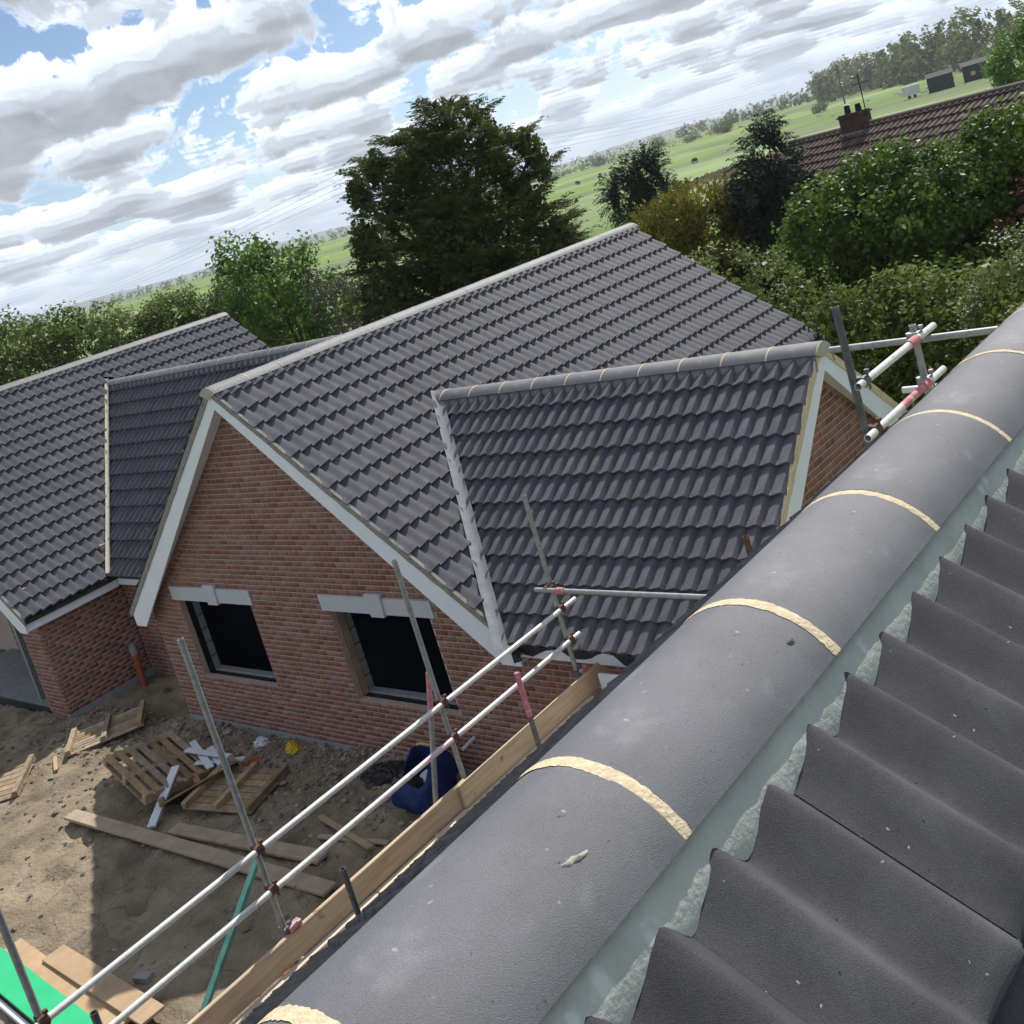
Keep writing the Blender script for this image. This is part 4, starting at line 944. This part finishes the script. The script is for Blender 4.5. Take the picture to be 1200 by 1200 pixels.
def conifer(name, label, base, blobs, m, nspray, ln, leaf, r0, lift=.55, droop=.35, per=30, group=None, boughs=0):
    """feathery evergreen: every spray is a bent spine with small scale leaves in a flat fan"""
    t = thing(name, label, 'tree', (0, 0, 0), group=group)
    if boughs:
        E_, DE = shell(blobs, boughs, .80, 1.08, base[2]+.5); nb2 = len(E_); k = max(8, nspray//nb2)
        hd = np.hypot(E_[:, 0]-base[0], E_[:, 1]-base[1]); S_ = np.stack([np.full(nb2, base[0]), np.full(nb2, base[1]), np.maximum(E_[:, 2]-.30*hd-.25, .3)], 1)
        bd = E_-S_; bl_ = np.linalg.norm(bd, axis=1); bd /= bl_[:, None]; la = np.cross(bd, [0, 0, 1.0]); la /= np.linalg.norm(la, axis=1)[:, None]+1e-9
        u = rng.uniform(.30, 1.0, (nb2, k)); sg_ = rng.choice([-1, 1], (nb2, k)); w_ = rng.random((nb2, k))*(.75*(1-u)+.10)*np.minimum(bl_, 1.6)[:, None]
        P = S_[:, None]+(E_-S_)[:, None]*u[..., None]+la[:, None]*(sg_*w_)[..., None]; P[..., 2] += .10*bl_[:, None]*np.sin(u*3.0)-.22*w_
        d = bd[:, None]*.8+la[:, None]*(sg_*.55)[..., None]+np.array([0, 0, lift*.5])+rng.normal(0, .12, P.shape)
        P = P.reshape(-1, 3); d = d.reshape(-1, 3); d /= np.linalg.norm(d, axis=1)[:, None]; n = len(P)
    else:
        P, D = shell(blobs, nspray, .62, .92, base[2]+.2); n = len(P)
        d = D*.9+np.array([0, 0, lift])+rng.normal(0, .28, (n, 3)); d /= np.linalg.norm(d, axis=1)[:, None]
    L_ = ln*rng.uniform(.6, 1.35, n)
    sd = np.cross(d, rng.normal(0, .35 if boughs else 1, (n, 3))+np.array([0, 0, 1.0 if boughs else .3])); sd /= np.linalg.norm(sd, axis=1)[:, None]
    tt = rng.random((n, per))**.85; sg = rng.choice([-1, 1], (n, per))
    spine = P[:, None, :]+d[:, None, :]*(tt*L_[:, None])[..., None]; spine[..., 2] -= droop*L_[:, None]*tt**2.2
    wdt = (.03+.20*(1-tt))*L_[:, None]*rng.random((n, per))
    c = spine+sd[:, None, :]*(sg*wdt)[..., None]; c[..., 2] -= .3*wdt
    dirl = d[:, None, :]*.8+sd[:, None, :]*(sg*.8)[..., None]; dirl[..., 2] -= .45*tt; dirl /= np.linalg.norm(dirl, axis=-1)[..., None]
    perp = np.cross(dirl, rng.normal(0, 1, dirl.shape)); perp /= np.linalg.norm(perp, axis=-1)[..., None]
    s = leaf*rng.uniform(.6, 1.4, (n, per))[..., None]
    q = np.stack([c-dirl*s, c-perp*s*.28, c+dirl*s*1.2, c+perp*s*.28], 2)
    fillP, fillD = shell(blobs, nspray*6, .2, .74, base[2]+.1)
    leafobj('crown', [q.reshape(-1, 4, 3), rhombi(fillP, fillD, np.full(len(fillP), min(leaf*2.2, .06)), .7, .9)], m, t); limbs(t, base, blobs, r0)
    return t
G0 = -.06
# big cypress behind the bungalow
cb = [(-17.0, 18.4, 5.9, 1.9, 1.9, 2.5), (-16.8, 18.5, 7.6, 1.35, 1.35, 1.3), (-17.9, 17.7, 6.4, .95, .95, 1.75), (-18.05, 17.5, 7.6, .55, .55, 1.0), (-18.35, 17.2, 4.9, 1.15, 1.1, 1.5), (-16.2, 19.4, 6.2, 1.15, 1.1, 2.0), (-15.75, 19.9, 7.1, .7, .7, 1.05), (-16.2, 19.0, 7.9, .7, .7, .95), (-15.5, 19.6, 4.9, 1.0, 1.0, 1.3), (-17.0, 18.2, 3.0, 2.1, 2.0, 2.4), (-17.3, 18.2, 7.9, .55, .55, .8), (-18.9, 17.2, 4.4, .9, .9, 1.3), (-18.6, 17.2, 6.1, .75, .75, 1.4), (-18.45, 17.2, 7.3, .5, .5, .9)]
cb = [(b[0]-.22, b[1]-.18, *b[2:]) for b in cb]
conifer('cypress_tree', 'tall feathery olive green cypress rising behind the main bungalow ridge', (-17, 18.6, G0), cb, 'leaf_cypress', 15000, .44, .030, .3, .9, .45, 36, boughs=600)
fb = [(-21.3, 31.6, 5.0, .95, .95, 1.5), (-20.9, 32.0, 5.9, .5, .5, .8), (-21.8, 31.2, 5.2, .55, .55, .9), (-20.6, 32.2, 4.6, .6, .6, .9), (-21.2, 31.5, 2.6, 1.2, 1.2, 2.2)]
conifer('fir_tree', 'small dark fir standing against the green field beyond the bungalow', (-21.2, 31.6, G0), fb, 'leaf_darkfir', 3200, .42, .034, .16, .3, .4, 34)
db = [(-13.9, 26.6, 4.4, 1.0, 1.0, 1.9), (-13.7, 26.7, 5.7, .55, .55, .9), (-14.4, 26.2, 3.9, .9, .9, 1.3), (-13.2, 27.0, 3.7, .85, .85, 1.2), (-13.9, 26.5, 2.0, 1.5, 1.4, 2.2), (-13.0, 25.6, 2.4, 1.0, 1.0, 1.6)]
conifer('conifer_tree', 'dark conifer between the golden shrub and the big green tree', (-13.9, 26.6, G0), db, 'leaf_darkfir', 5200, .42, .034, .18, .25, .45, 34)
conifer('golden_shrub', 'golden green conifer shrub beside the dark conifer', (-15.8, 25.6, G0), [(-15.9, 25.5, 4.2, 1.15, 1.1, 1.3), (-16.7, 25.1, 4.3, .7, .7, .9), (-15.1, 25.9, 4.2, .75, .75, 1.2), (-15.8, 25.5, 2.3, 1.5, 1.4, 1.9), (-14.9, 25.6, 3.2, .8, .8, 1.1)], 'leaf_gold', 3600, .34, .034, .12, .6, .3, 30)
bb = lobes((-8.8, 23.4, 3.9), (2.3, 1.7, 1.35), 9, .8, .42, 5, .8)+[(-10.6, 22.8, 3.9, .9, .8, .95), (-11.2, 22.7, 3.2, .8, .8, 1.1), (-9.6, 23.3, 4.6, .8, .8, .7), (-7.2, 23.8, 4.6, .8, .8, .8), (-6.2, 23.9, 4.5, 1.0, 1.0, 1.1), (-8.8, 23.2, 1.9, 2.6, 1.6, 1.7)]
broad('broadleaf_tree', 'broad fresh green tree in front of the brown tiled roof', 'tree', (-8.6, 23.5, G0), bb, 'leaf_green', 1500, 40, .11, .062, .2, fill=.5)
broad('red_shrub', 'dark red leaved shrub beside the broad green tree', 'shrub', (-6.2, 22.0, G0), [(-6.35, 22.2, 3.1, .55, .55, .85), (-6.0, 22.4, 2.6, .6, .6, .8), (-6.3, 22.2, 1.6, .6, .6, 1.2)], 'leaf_red', 110, 45, .13, .05, .06)
broad('hawthorn', 'hawthorn with white blossom behind the far verge of the bungalow', 'shrub', (-11.5, 19.8, G0), [(-11.6, 19.7, 3.5, .65, .6, .75), (-10.9, 19.9, 3.2, .7, .6, .8), (-12.1, 19.4, 3.55, .45, .45, .6), (-10.3, 20.0, 2.9, .6, .6, .7), (-11.3, 19.8, 2.0, 1.1, .8, 1.3)], 'leaf_haw', 190, 46, .12, .036, .09, bloom=.28)
lb = [(-7.6, 17.7, 2.0, 1.3, 1.0, 1.45), (-8.4, 17.9, 2.1, .8, .8, 1.2), (-6.6, 17.4, 2.3, .9, .9, 1.2), (-7.2, 17.6, 2.9, .6, .6, .6), (-5.8, 17.2, 2.2, .9, .9, 1.2), (-8.0, 17.3, 1.0, 1.3, 1.1, 1.2), (-6.2, 16.8, 1.2, 1.4, 1.1, 1.3), (-4.8, 16.6, 1.6, 1.2, 1.0, 1.5)]
broad('laurel_hedge', 'glossy laurel hedge behind the cross gable and scaffold rails', 'hedge', (-7.0, 17.4, G0), lb, 'leaf_laurel', 1500, 36, .10, .055, .12, asp=.5, up=.45, fill=.5)
broad('hawthorn', 'blossoming hawthorn at the end of the laurel hedge', 'shrub', (-4.9, 16.0, G0), [(-5.1, 16.0, 3.25, .6, .6, .75), (-4.6, 16.2, 3.5, .55, .55, .65), (-5.4, 16.2, 2.9, .45, .45, .6), (-4.2, 15.8, 3.1, .7, .7, .9), (-4.7, 15.8, 1.8, 1.0, .9, 1.3)], 'leaf_haw', 230, 46, .11, .036, .09, bloom=.30)
broad('yellow_shrub', 'yellow green shrub beyond the foreground ridge', 'shrub', (-4.1, 13.6, G0), [(-4.2, 13.6, 2.75, .6, .6, .8), (-3.6, 13.6, 2.9, .7, .7, .9), (-4.6, 13.9, 2.3, .55, .55, .8), (-4.0, 13.6, 1.4, 1.0, .9, 1.3), (-3.0, 13.2, 2.7, .8, .8, 1.1)], 'leaf_laurel', 260, 48, .11, .042, .08)
broad('round_tree', 'round yellow green tree behind the brown tiled roof', 'tree', (-17.6, 66.6, 0), lobes((-17.4, 67.4, 5.3), (2.3, 2.3, 2.6), 9, .7, .45, 12), 'leaf_bright', 330, 60, .28, .10, .2)
eb = [(-23.9, 17.9, 5.6, .75, .75, 1.0), (-24.15, 17.7, 6.9, .42, .42, .65), (-24.75, 17.3, 6.75, .38, .38, .6), (-23.3, 18.3, 6.3, .45, .45, .55), (-24.7, 17.5, 5.2, .75, .75, .9), (-23.1, 18.5, 5.2, .8, .8, .8), (-22.5, 18.8, 4.8, .7, .7, .7), (-24.0, 17.9, 3.8, 1.35, 1.2, 1.4), (-23.9, 17.9, 2.0, 1.3, 1.2, 1.6)]
broad('young_tree', 'bright green airy young tree behind the wing ridge end', 'tree', (-23.9, 18.0, G0), eb, 'leaf_bright', 520, 36, .14, .06, .12, fill=.3, airy=True)
broad('grey_shrub', 'grey twiggy shrub between the young tree and the cypress', 'shrub', (-20.5, 17.6, G0), [(-20.7, 17.4, 5.0, .75, .65, .95), (-20.0, 17.9, 4.8, .7, .6, .85), (-21.3, 17.1, 5.4, .45, .4, .65), (-20.4, 17.6, 3.1, 1.0, .8, 1.7), (-19.4, 18.0, 4.4, .6, .5, .9)], 'leaf_grey', 340, 34, .11, .034, .09, fill=.4, airy=True)
hl = 'hawthorn bush dusted with pale blossom in the hedgerow behind the wing'
for k, (x, y, z, s, m) in enumerate(((-30.6, 11.2, 5.3, 1.15, 'leaf_haw'), (-29.6, 13.2, 5.35, 1.2, 'leaf_haw'), (-28.6, 15.2, 5.25, 1.15, 'leaf_haw'), (-27.6, 17.2, 5.05, 1.1, 'leaf_haw'), (-26.6, 18.9, 4.9, 1.0, 'leaf_haw'))):
    broad('hawthorn', hl if k < 4 else 'hawthorn bush next to the airy young tree behind the wing', 'shrub', (x, y, G0), lobes((x, y, z+.55), (1.35*s, 1.2*s, 1.0*s), 7, .75, .45, 30+k, .7)+[(x, y, z-1.6, 1.6*s, 1.3*s, 2.4)], m, 520, 42, .11, .05, .12, fill=.6, group='hawthorns in the hedgerow behind the wing', bloom=.05)
broad('leafy_bush', 'bright yellow green bush at the end of the hawthorn row', 'shrub', (-31.8, 9.9, G0), lobes((-31.6, 10.2, 5.7), (1.0, 1.0, 1.1), 6, .7, .5, 41)+[(-31.6, 10.2, 2.5, 1.1, 1, 2.2)], 'leaf_bright', 200, 46, .13, .05, .1)
for (x, y) in ((-38, 27), (-42, 31), (-33, 23)):
    broad('hedge_tree', 'bushy green tree in the field edge behind the young tree', 'tree', (x, y, G0), lobes((x, y, 3.0), (2.4, 2.0, 1.9), 8, .7, .45, int(-x)), 'leaf_haw', 220, 40, .25, .075, .15, group='bushy trees at the field edge')
# far hedgerow trees told apart in the open field
for (x, y, r, h) in ((-236, 425, 4.6, 5.5), (-262, 440, 2.6, 3.6), (-205, 395, 2.0, 2.6), (-330, 520, 5, 6), (-360, 505, 4, 5), (-150, 330, 2.5, 3)):
    z = float(fieldz(np.array([x*1.0]), np.array([y*1.0]))[0])
    broad('field_tree', 'round dark bush standing alone in the green field', 'tree', (x, y, z), lobes((x, y, z+h*.45), (r, r, h*.5), 6, .6, .5, int(r*10)), 'leaf_far', 130, 30, r*.12, r*.06, .25, group='lone bushes in the far field')
def wood(name, label, pts, h, dep, m, clump, seed, per=34, leaf=.45):
    rg = np.random.default_rng(seed); P = []; D = []; q = []
    for (p0, p1) in zip(pts[:-1], pts[1:]):
        L_ = math.dist(p0, p1); n = max(2, int(L_/(h*.42)))
        for i in range(n):
            t = rg.random(); off = rg.uniform(-dep, dep); dx, dy = (p1[0]-p0[0])/L_, (p1[1]-p0[1])/L_
            x = p0[0]+(p1[0]-p0[0])*t-dy*off; y = p0[1]+(p1[1]-p0[1])*t+dx*off; z = float(fieldz(np.array([x]), np.array([y]))[0]); hh = h*rg.uniform(.6, 1.1); r = hh*rg.uniform(.3, .45)
            b = [(x, y, z+hh*.62, r, r, hh*.4), (x+r*.4, y, z+hh*.35, r*.9, r*.9, hh*.36), (x-r*.5, y, z+hh*.30, r*.8, r*.8, hh*.32)]
            p, d = shell(b, clump, .8, 1.08, z); idx = np.repeat(np.arange(len(p)), per); c = p[idx]+rg.normal(0, r*.13, (len(idx), 3)); q.append(rhombi(c, d[idx]+np.array([0, 0, .3]), np.full(len(idx), leaf*h/12), .7, .5))
    o = leafobj(name, q, m, None); tag(o, label, 'wood', kind='stuff')
wood('far_wood', 'long belt of pale green trees on the far side of the sheep field', [(-345, 800), (-190, 460), (-95, 352), (-60, 330)], 16, 14, 'leaf_far', 42, 3)
wood('far_hedgerow', 'line of hedgerow trees running across the middle distance', [(-420, 700), (-330, 640), (-250, 610)], 9, 6, 'leaf_far', 22, 4, 26)
wood('far_hedgerow', 'low hedge line between the flat fields', [(-560, 620), (-330, 480), (-255, 455)], 3.2, 2, 'leaf_far', 10, 5, 22)
wood('far_hedgerow', 'distant dark trees along the plain behind the wing', [(-900, 480), (-620, 560), (-430, 640)], 8, 8, 'leaf_far', 16, 6, 22)
wood('far_hedgerow', 'distant line of trees near the horizon', [(-1500, 1500), (-900, 1900), (-500, 1700)], 14, 10, 'leaf_far', 8, 7, 18)
# reeds: pale rough strip before the field
P = np.stack([rng.uniform(-75, -20, 9000), rng.uniform(0, 1, 9000), np.zeros(9000)], 1); P[:, 1] = 118-P[:, 0]*.15+rng.normal(0, 4.5, 9000); P[:, 2] = fieldz(P[:, 0], P[:, 1])+.35
leafmat('reed', (.16, .12, .065), (.28, .22, .12), .2)
q = rhombi(P, np.tile(np.array([[0, -1, .2]]), (9000, 1)), np.full(9000, .42), .5, .5); tag(leafobj('reeds', [q], 'reed', None), 'strip of dry brown reeds and scrub along the near field edge', 'reeds', kind='stuff')

# ------------------------------------------------------------------ neighbour's house
ang = math.atan2(-1.67, 6.83)
nb_ = thing('neighbour_house', 'neighbouring house with brown tiled roof, brick chimney and small white gable', 'house', (-14.5, 29.64, 0), ang)
LN = 17.0; ZN = 5.55; TN = .62; HWN = 4.2; cQ, sQ = slope(TN)
rs = MB().prism([(-HWN, ZN-TN*HWN-.03), (0, ZN-.03), (HWN, ZN-TN*HWN-.03), (HWN, ZN-TN*HWN-.12), (0, ZN-.14), (-HWN, ZN-TN*HWN-.12)], 'x', 0.02, LN).build('roof_slope', 'felt', nb_)
GEO_N = tile_geo(.36, .40, .34, .045, 5, 1, .045)
lay(nb_, rs, (0, -HWN, ZN-TN*HWN), (1,0,0), (0,cQ,sQ), (0,-sQ,cQ), .36, .34, 47, 15, GEO_N, lambda u, v: [(0, 1, 4.92)])
REG[nb_.name].sort(key=lambda q: 0)
finish_tiles(nb_, 'brown_tile', 0)
MB().tube((0, 0, ZN-.02), (LN, 0, ZN-.02), .12, n=10).build('ridge', 'brown_tile', nb_)
MB().box((.15, -HWN+.4, -.3), (LN-.2, HWN-.4, ZN-TN*HWN)).build('wall', 'brick', nb_)
MB().prism([(-HWN+.4, ZN-TN*HWN), (HWN-.4, ZN-TN*HWN), (0, ZN-.2)], 'x', .15, .25).build('gable_wall', 'brick', nb_)
ch = MB().box((1.95, -.26, ZN-.6), (2.60, .26, ZN+.40)).box((1.91, -.30, ZN+.32), (2.64, .30, ZN+.36)).build('chimney', 'chimney_brick', nb_)
MB().box((1.90, -.34, ZN-.36), (2.65, .30, ZN-.10)).build('flashing', 'grp', ch)
for x, h in ((2.10, .12), (2.45, .10)): MB().tube((x, 0, ZN+.38), (x, 0, ZN+.5+h), .09, .07, 10).build('chimney_pot', 'far_black', ch)
MB().tube((2.10, 0, ZN+.62), (2.10, 0, ZN+.67), .10, .05, 10).build('cowl', 'far_white', ch)
ae = MB().tube((2.66, 0, ZN+.2), (2.66, 0, ZN+1.35), .014, n=6).tube((2.45, 0, ZN+1.1), (2.95, 0, ZN+1.1), .012, n=5)
for k in range(5): ae.tube((2.5+k*.1, -.15, ZN+1.1), (2.5+k*.1, .15, ZN+1.1), .008, n=4)
ae.tube((2.66, 0, ZN+1.28), (2.66, -.3, ZN+1.28), .012, n=5); ae.build('aerial', 'far_black', nb_)
MB().prism([(-.35, 4.45), (.95, 4.45), (.30, 5.0)], 'y', -3.5, -3.42).build('gable_wall', 'brick', nb_)
for s2 in (-1, 1):
    MB().prism([(.30, 5.10), (.30+s2*.85, 4.38), (.30+s2*.85, 4.24), (.30, 4.94)], 'y', -3.62, -3.58).build('bargeboard', 'white', nb_)
    MB().add([(.30, -3.64, 5.12), (.30+s2*.9, -3.64, 4.36), (.30+s2*.9, -1.2, 4.36), (.30, -.6, 5.12)], [(0, 1, 2, 3)]).build('roof_slope', 'brown_tile', nb_, fix=False)

# ------------------------------------------------------------------ far sheds, animals, poles and wires
def fz(x, y): return float(fieldz(np.array([float(x)]), np.array([float(y)]))[0])
def shed(label, x, y, ln, wd, h, rz, m='far_black', holes=0):
    t = thing('field_shed', label, 'shed', (x, y, fz(x, y)), rz)
    MB().box((-ln/2, -wd/2, -.5), (ln/2, wd/2, h)).build('wall', m, t)
    MB().prism([(-wd/2-.2, h), (wd/2+.2, h), (0, h+.9)], 'x', -ln/2-.2, ln/2+.2).build('roof', m, t)
    for k in range(holes): MB().box((-ln/2+1.5+k*2.2, -wd/2-.04, 1.1), (-ln/2+2.4+k*2.2, -wd/2-.01, 1.9)).build('window', 'tan_trim', t)
rzs = math.radians(18)
shed('small black field shed next to the white trailer', -80, 235, 5.0, 4, 3.0, rzs)
shed('long black stable block with small pale openings', -73, 243, 9.5, 4.5, 3.2, rzs, holes=2)
t = thing('trailer', 'white livestock trailer parked beside the small black shed', 'trailer', (-85.5, 233, fz(-85.5, 233)), rzs)
MB().box((-1.7, -1, .7), (1.7, 1, 2.5)).build('body', 'far_white', t); MB().box((-1.8, -1.05, 2.5), (1.8, 1.05, 2.6)).build('roof', 'far_white', t)
for x in (-.5, .6): MB().tube((x, -1.05, .35), (x, -.85, .35), .35, n=10).build('wheel', 'far_black', t)
MB().bar((1.7, 0, .6), (3.0, 0, .5), .1, .1).build('drawbar', 'far_black', t)
def animal(name, m, s):
    """grazing body, neck, head and legs in one skin"""
    mb = MB(); n = 10; prof = [(-.62, .05, .62), (-.55, .2, .62), (-.3, .27, .60), (0, .29, .58), (.3, .27, .60), (.52, .2, .64), (.70, .12, .60), (.84, .09, .42), (.92, .10, .28), (1.02, .06, .16), (1.06, .02, .12)]
    v = []; f = []
    for (x, r, z) in prof:
        for i in range(n): a = 2*math.pi*i/n; v.append((x*s, r*.85*math.cos(a)*s, (z+r*math.sin(a))*s))
    for k in range(len(prof)-1):
        for i in range(n): f.append((k*n+i, k*n+(i+1)%n, (k+1)*n+(i+1)%n, (k+1)*n+i))
    mb.add(v, f, True)
    for (x, y) in ((-.45, .13), (-.45, -.13), (.42, .13), (.42, -.13)): mb.tube((x*s, y*s, .5*s), (x*s, y*s, 0), .07*s, .045*s, 6)
    mb.tube((-.6*s, 0, .7*s), (-.66*s, 0, .42*s), .03*s, .015*s, 5)
    return mb.build(name, m)
sp = animal('sheep', 'wool', .85); cw = animal('cow', 'cowhide', 1.3)
first = True
for (x, y) in ((-95, 270), (-104, 276), (-88, 282), (-110, 290), (-116, 262), (-99, 300), (-84, 295), (-122, 300), (-130, 285), (-140, 310), (-76, 305), (-150, 330), (-120, 330), (-98, 322), (-160, 300), (-82, 318)):
    o = sp if first else sp.copy()
    if not first: C.objects.link(o)
    first = False; o.location = (x, y, fz(x, y)); o.rotation_euler = (0, 0, random.uniform(0, 6.28)); tag(o, 'white sheep grazing in the bright green field', 'sheep', 'sheep grazing in the far field')
first = True
for (x, y) in ((-117, 196), (-196, 262), (-201, 268), (-183, 255), (-215, 300)):
    o = cw if first else cw.copy()
    if not first: C.objects.link(o)
    first = False; o.location = (x, y, fz(x, y)); o.rotation_euler = (0, 0, random.uniform(0, 6.28)); tag(o, 'dark cow grazing in the field', 'cow', 'cows grazing in the field')
PL = [(-191.3, 86.7, 8.86), (-34.5, 31.9, 9.3), (-63.0, 147.1, 9.2)]
for k, (x, y, zt) in enumerate(PL):
    z0 = fz(x, y); t = thing('utility_pole', ('wooden utility pole out on the plain beyond the hawthorn row', 'wooden utility pole half hidden in the cypress', 'wooden utility pole out in the green field')[k], 'pole', (x, y, z0))
    MB().tube((0, 0, -.3), (0, 0, zt-z0+.2), .14, .10, 10).build('post', 'pole_wood', t)
    for j in range(4): MB().obox((.12, 0, zt-z0-.28*j), (.1, 0, 0), (0, .03, 0), (0, 0, .05)).build('bracket', 'far_black', t)
for j in range(4):
    for (a, b) in ((0, 1), (1, 2)):
        p, q = Vector(PL[a])+Vector((.2, 0, -.28*j)), Vector(PL[b])+Vector((.2, 0, -.28*j)); mb = MB(); prev = p
        for i in range(1, 17):
            u = i/16; c = p+(q-p)*u-Vector((0, 0, 4*1.0*u*(1-u))); mb.tube(prev, c, .007, n=4, cap=False); prev = c
        tag(mb.build('overhead_wire', 'wire'), 'thin overhead wire strung from the wooden pole across the sky', 'wire', 'overhead wires')

# ------------------------------------------------------------------ haze over the plain
hb = MB().box((-5200, -1200, -9), (2600, 5400, 75)).build('haze', 'wire'); hb.data.materials.clear()
hm = bpy.data.materials.new('haze'); hm.use_nodes = True; t = hm.node_tree; t.nodes.clear()
pv = t.nodes.new('ShaderNodeVolumePrincipled'); pv.inputs['Color'].default_value = (.82, .89, 1, 1); pv.inputs['Density'].default_value = .00022; pv.inputs['Anisotropy'].default_value = .2
mo = t.nodes.new('ShaderNodeOutputMaterial'); t.links.new(pv.outputs[0], mo.inputs['Volume']); hb.data.materials.append(hm); tag(hb, 'pale haze over the distant plain', 'haze', kind='stuff')
scene.cycles.max_bounces = 7; scene.cycles.diffuse_bounces = 3; scene.cycles.glossy_bounces = 2; scene.cycles.transmission_bounces = 3; scene.cycles.volume_bounces = 0
scene.render.resolution_x = scene.render.resolution_y = 1024
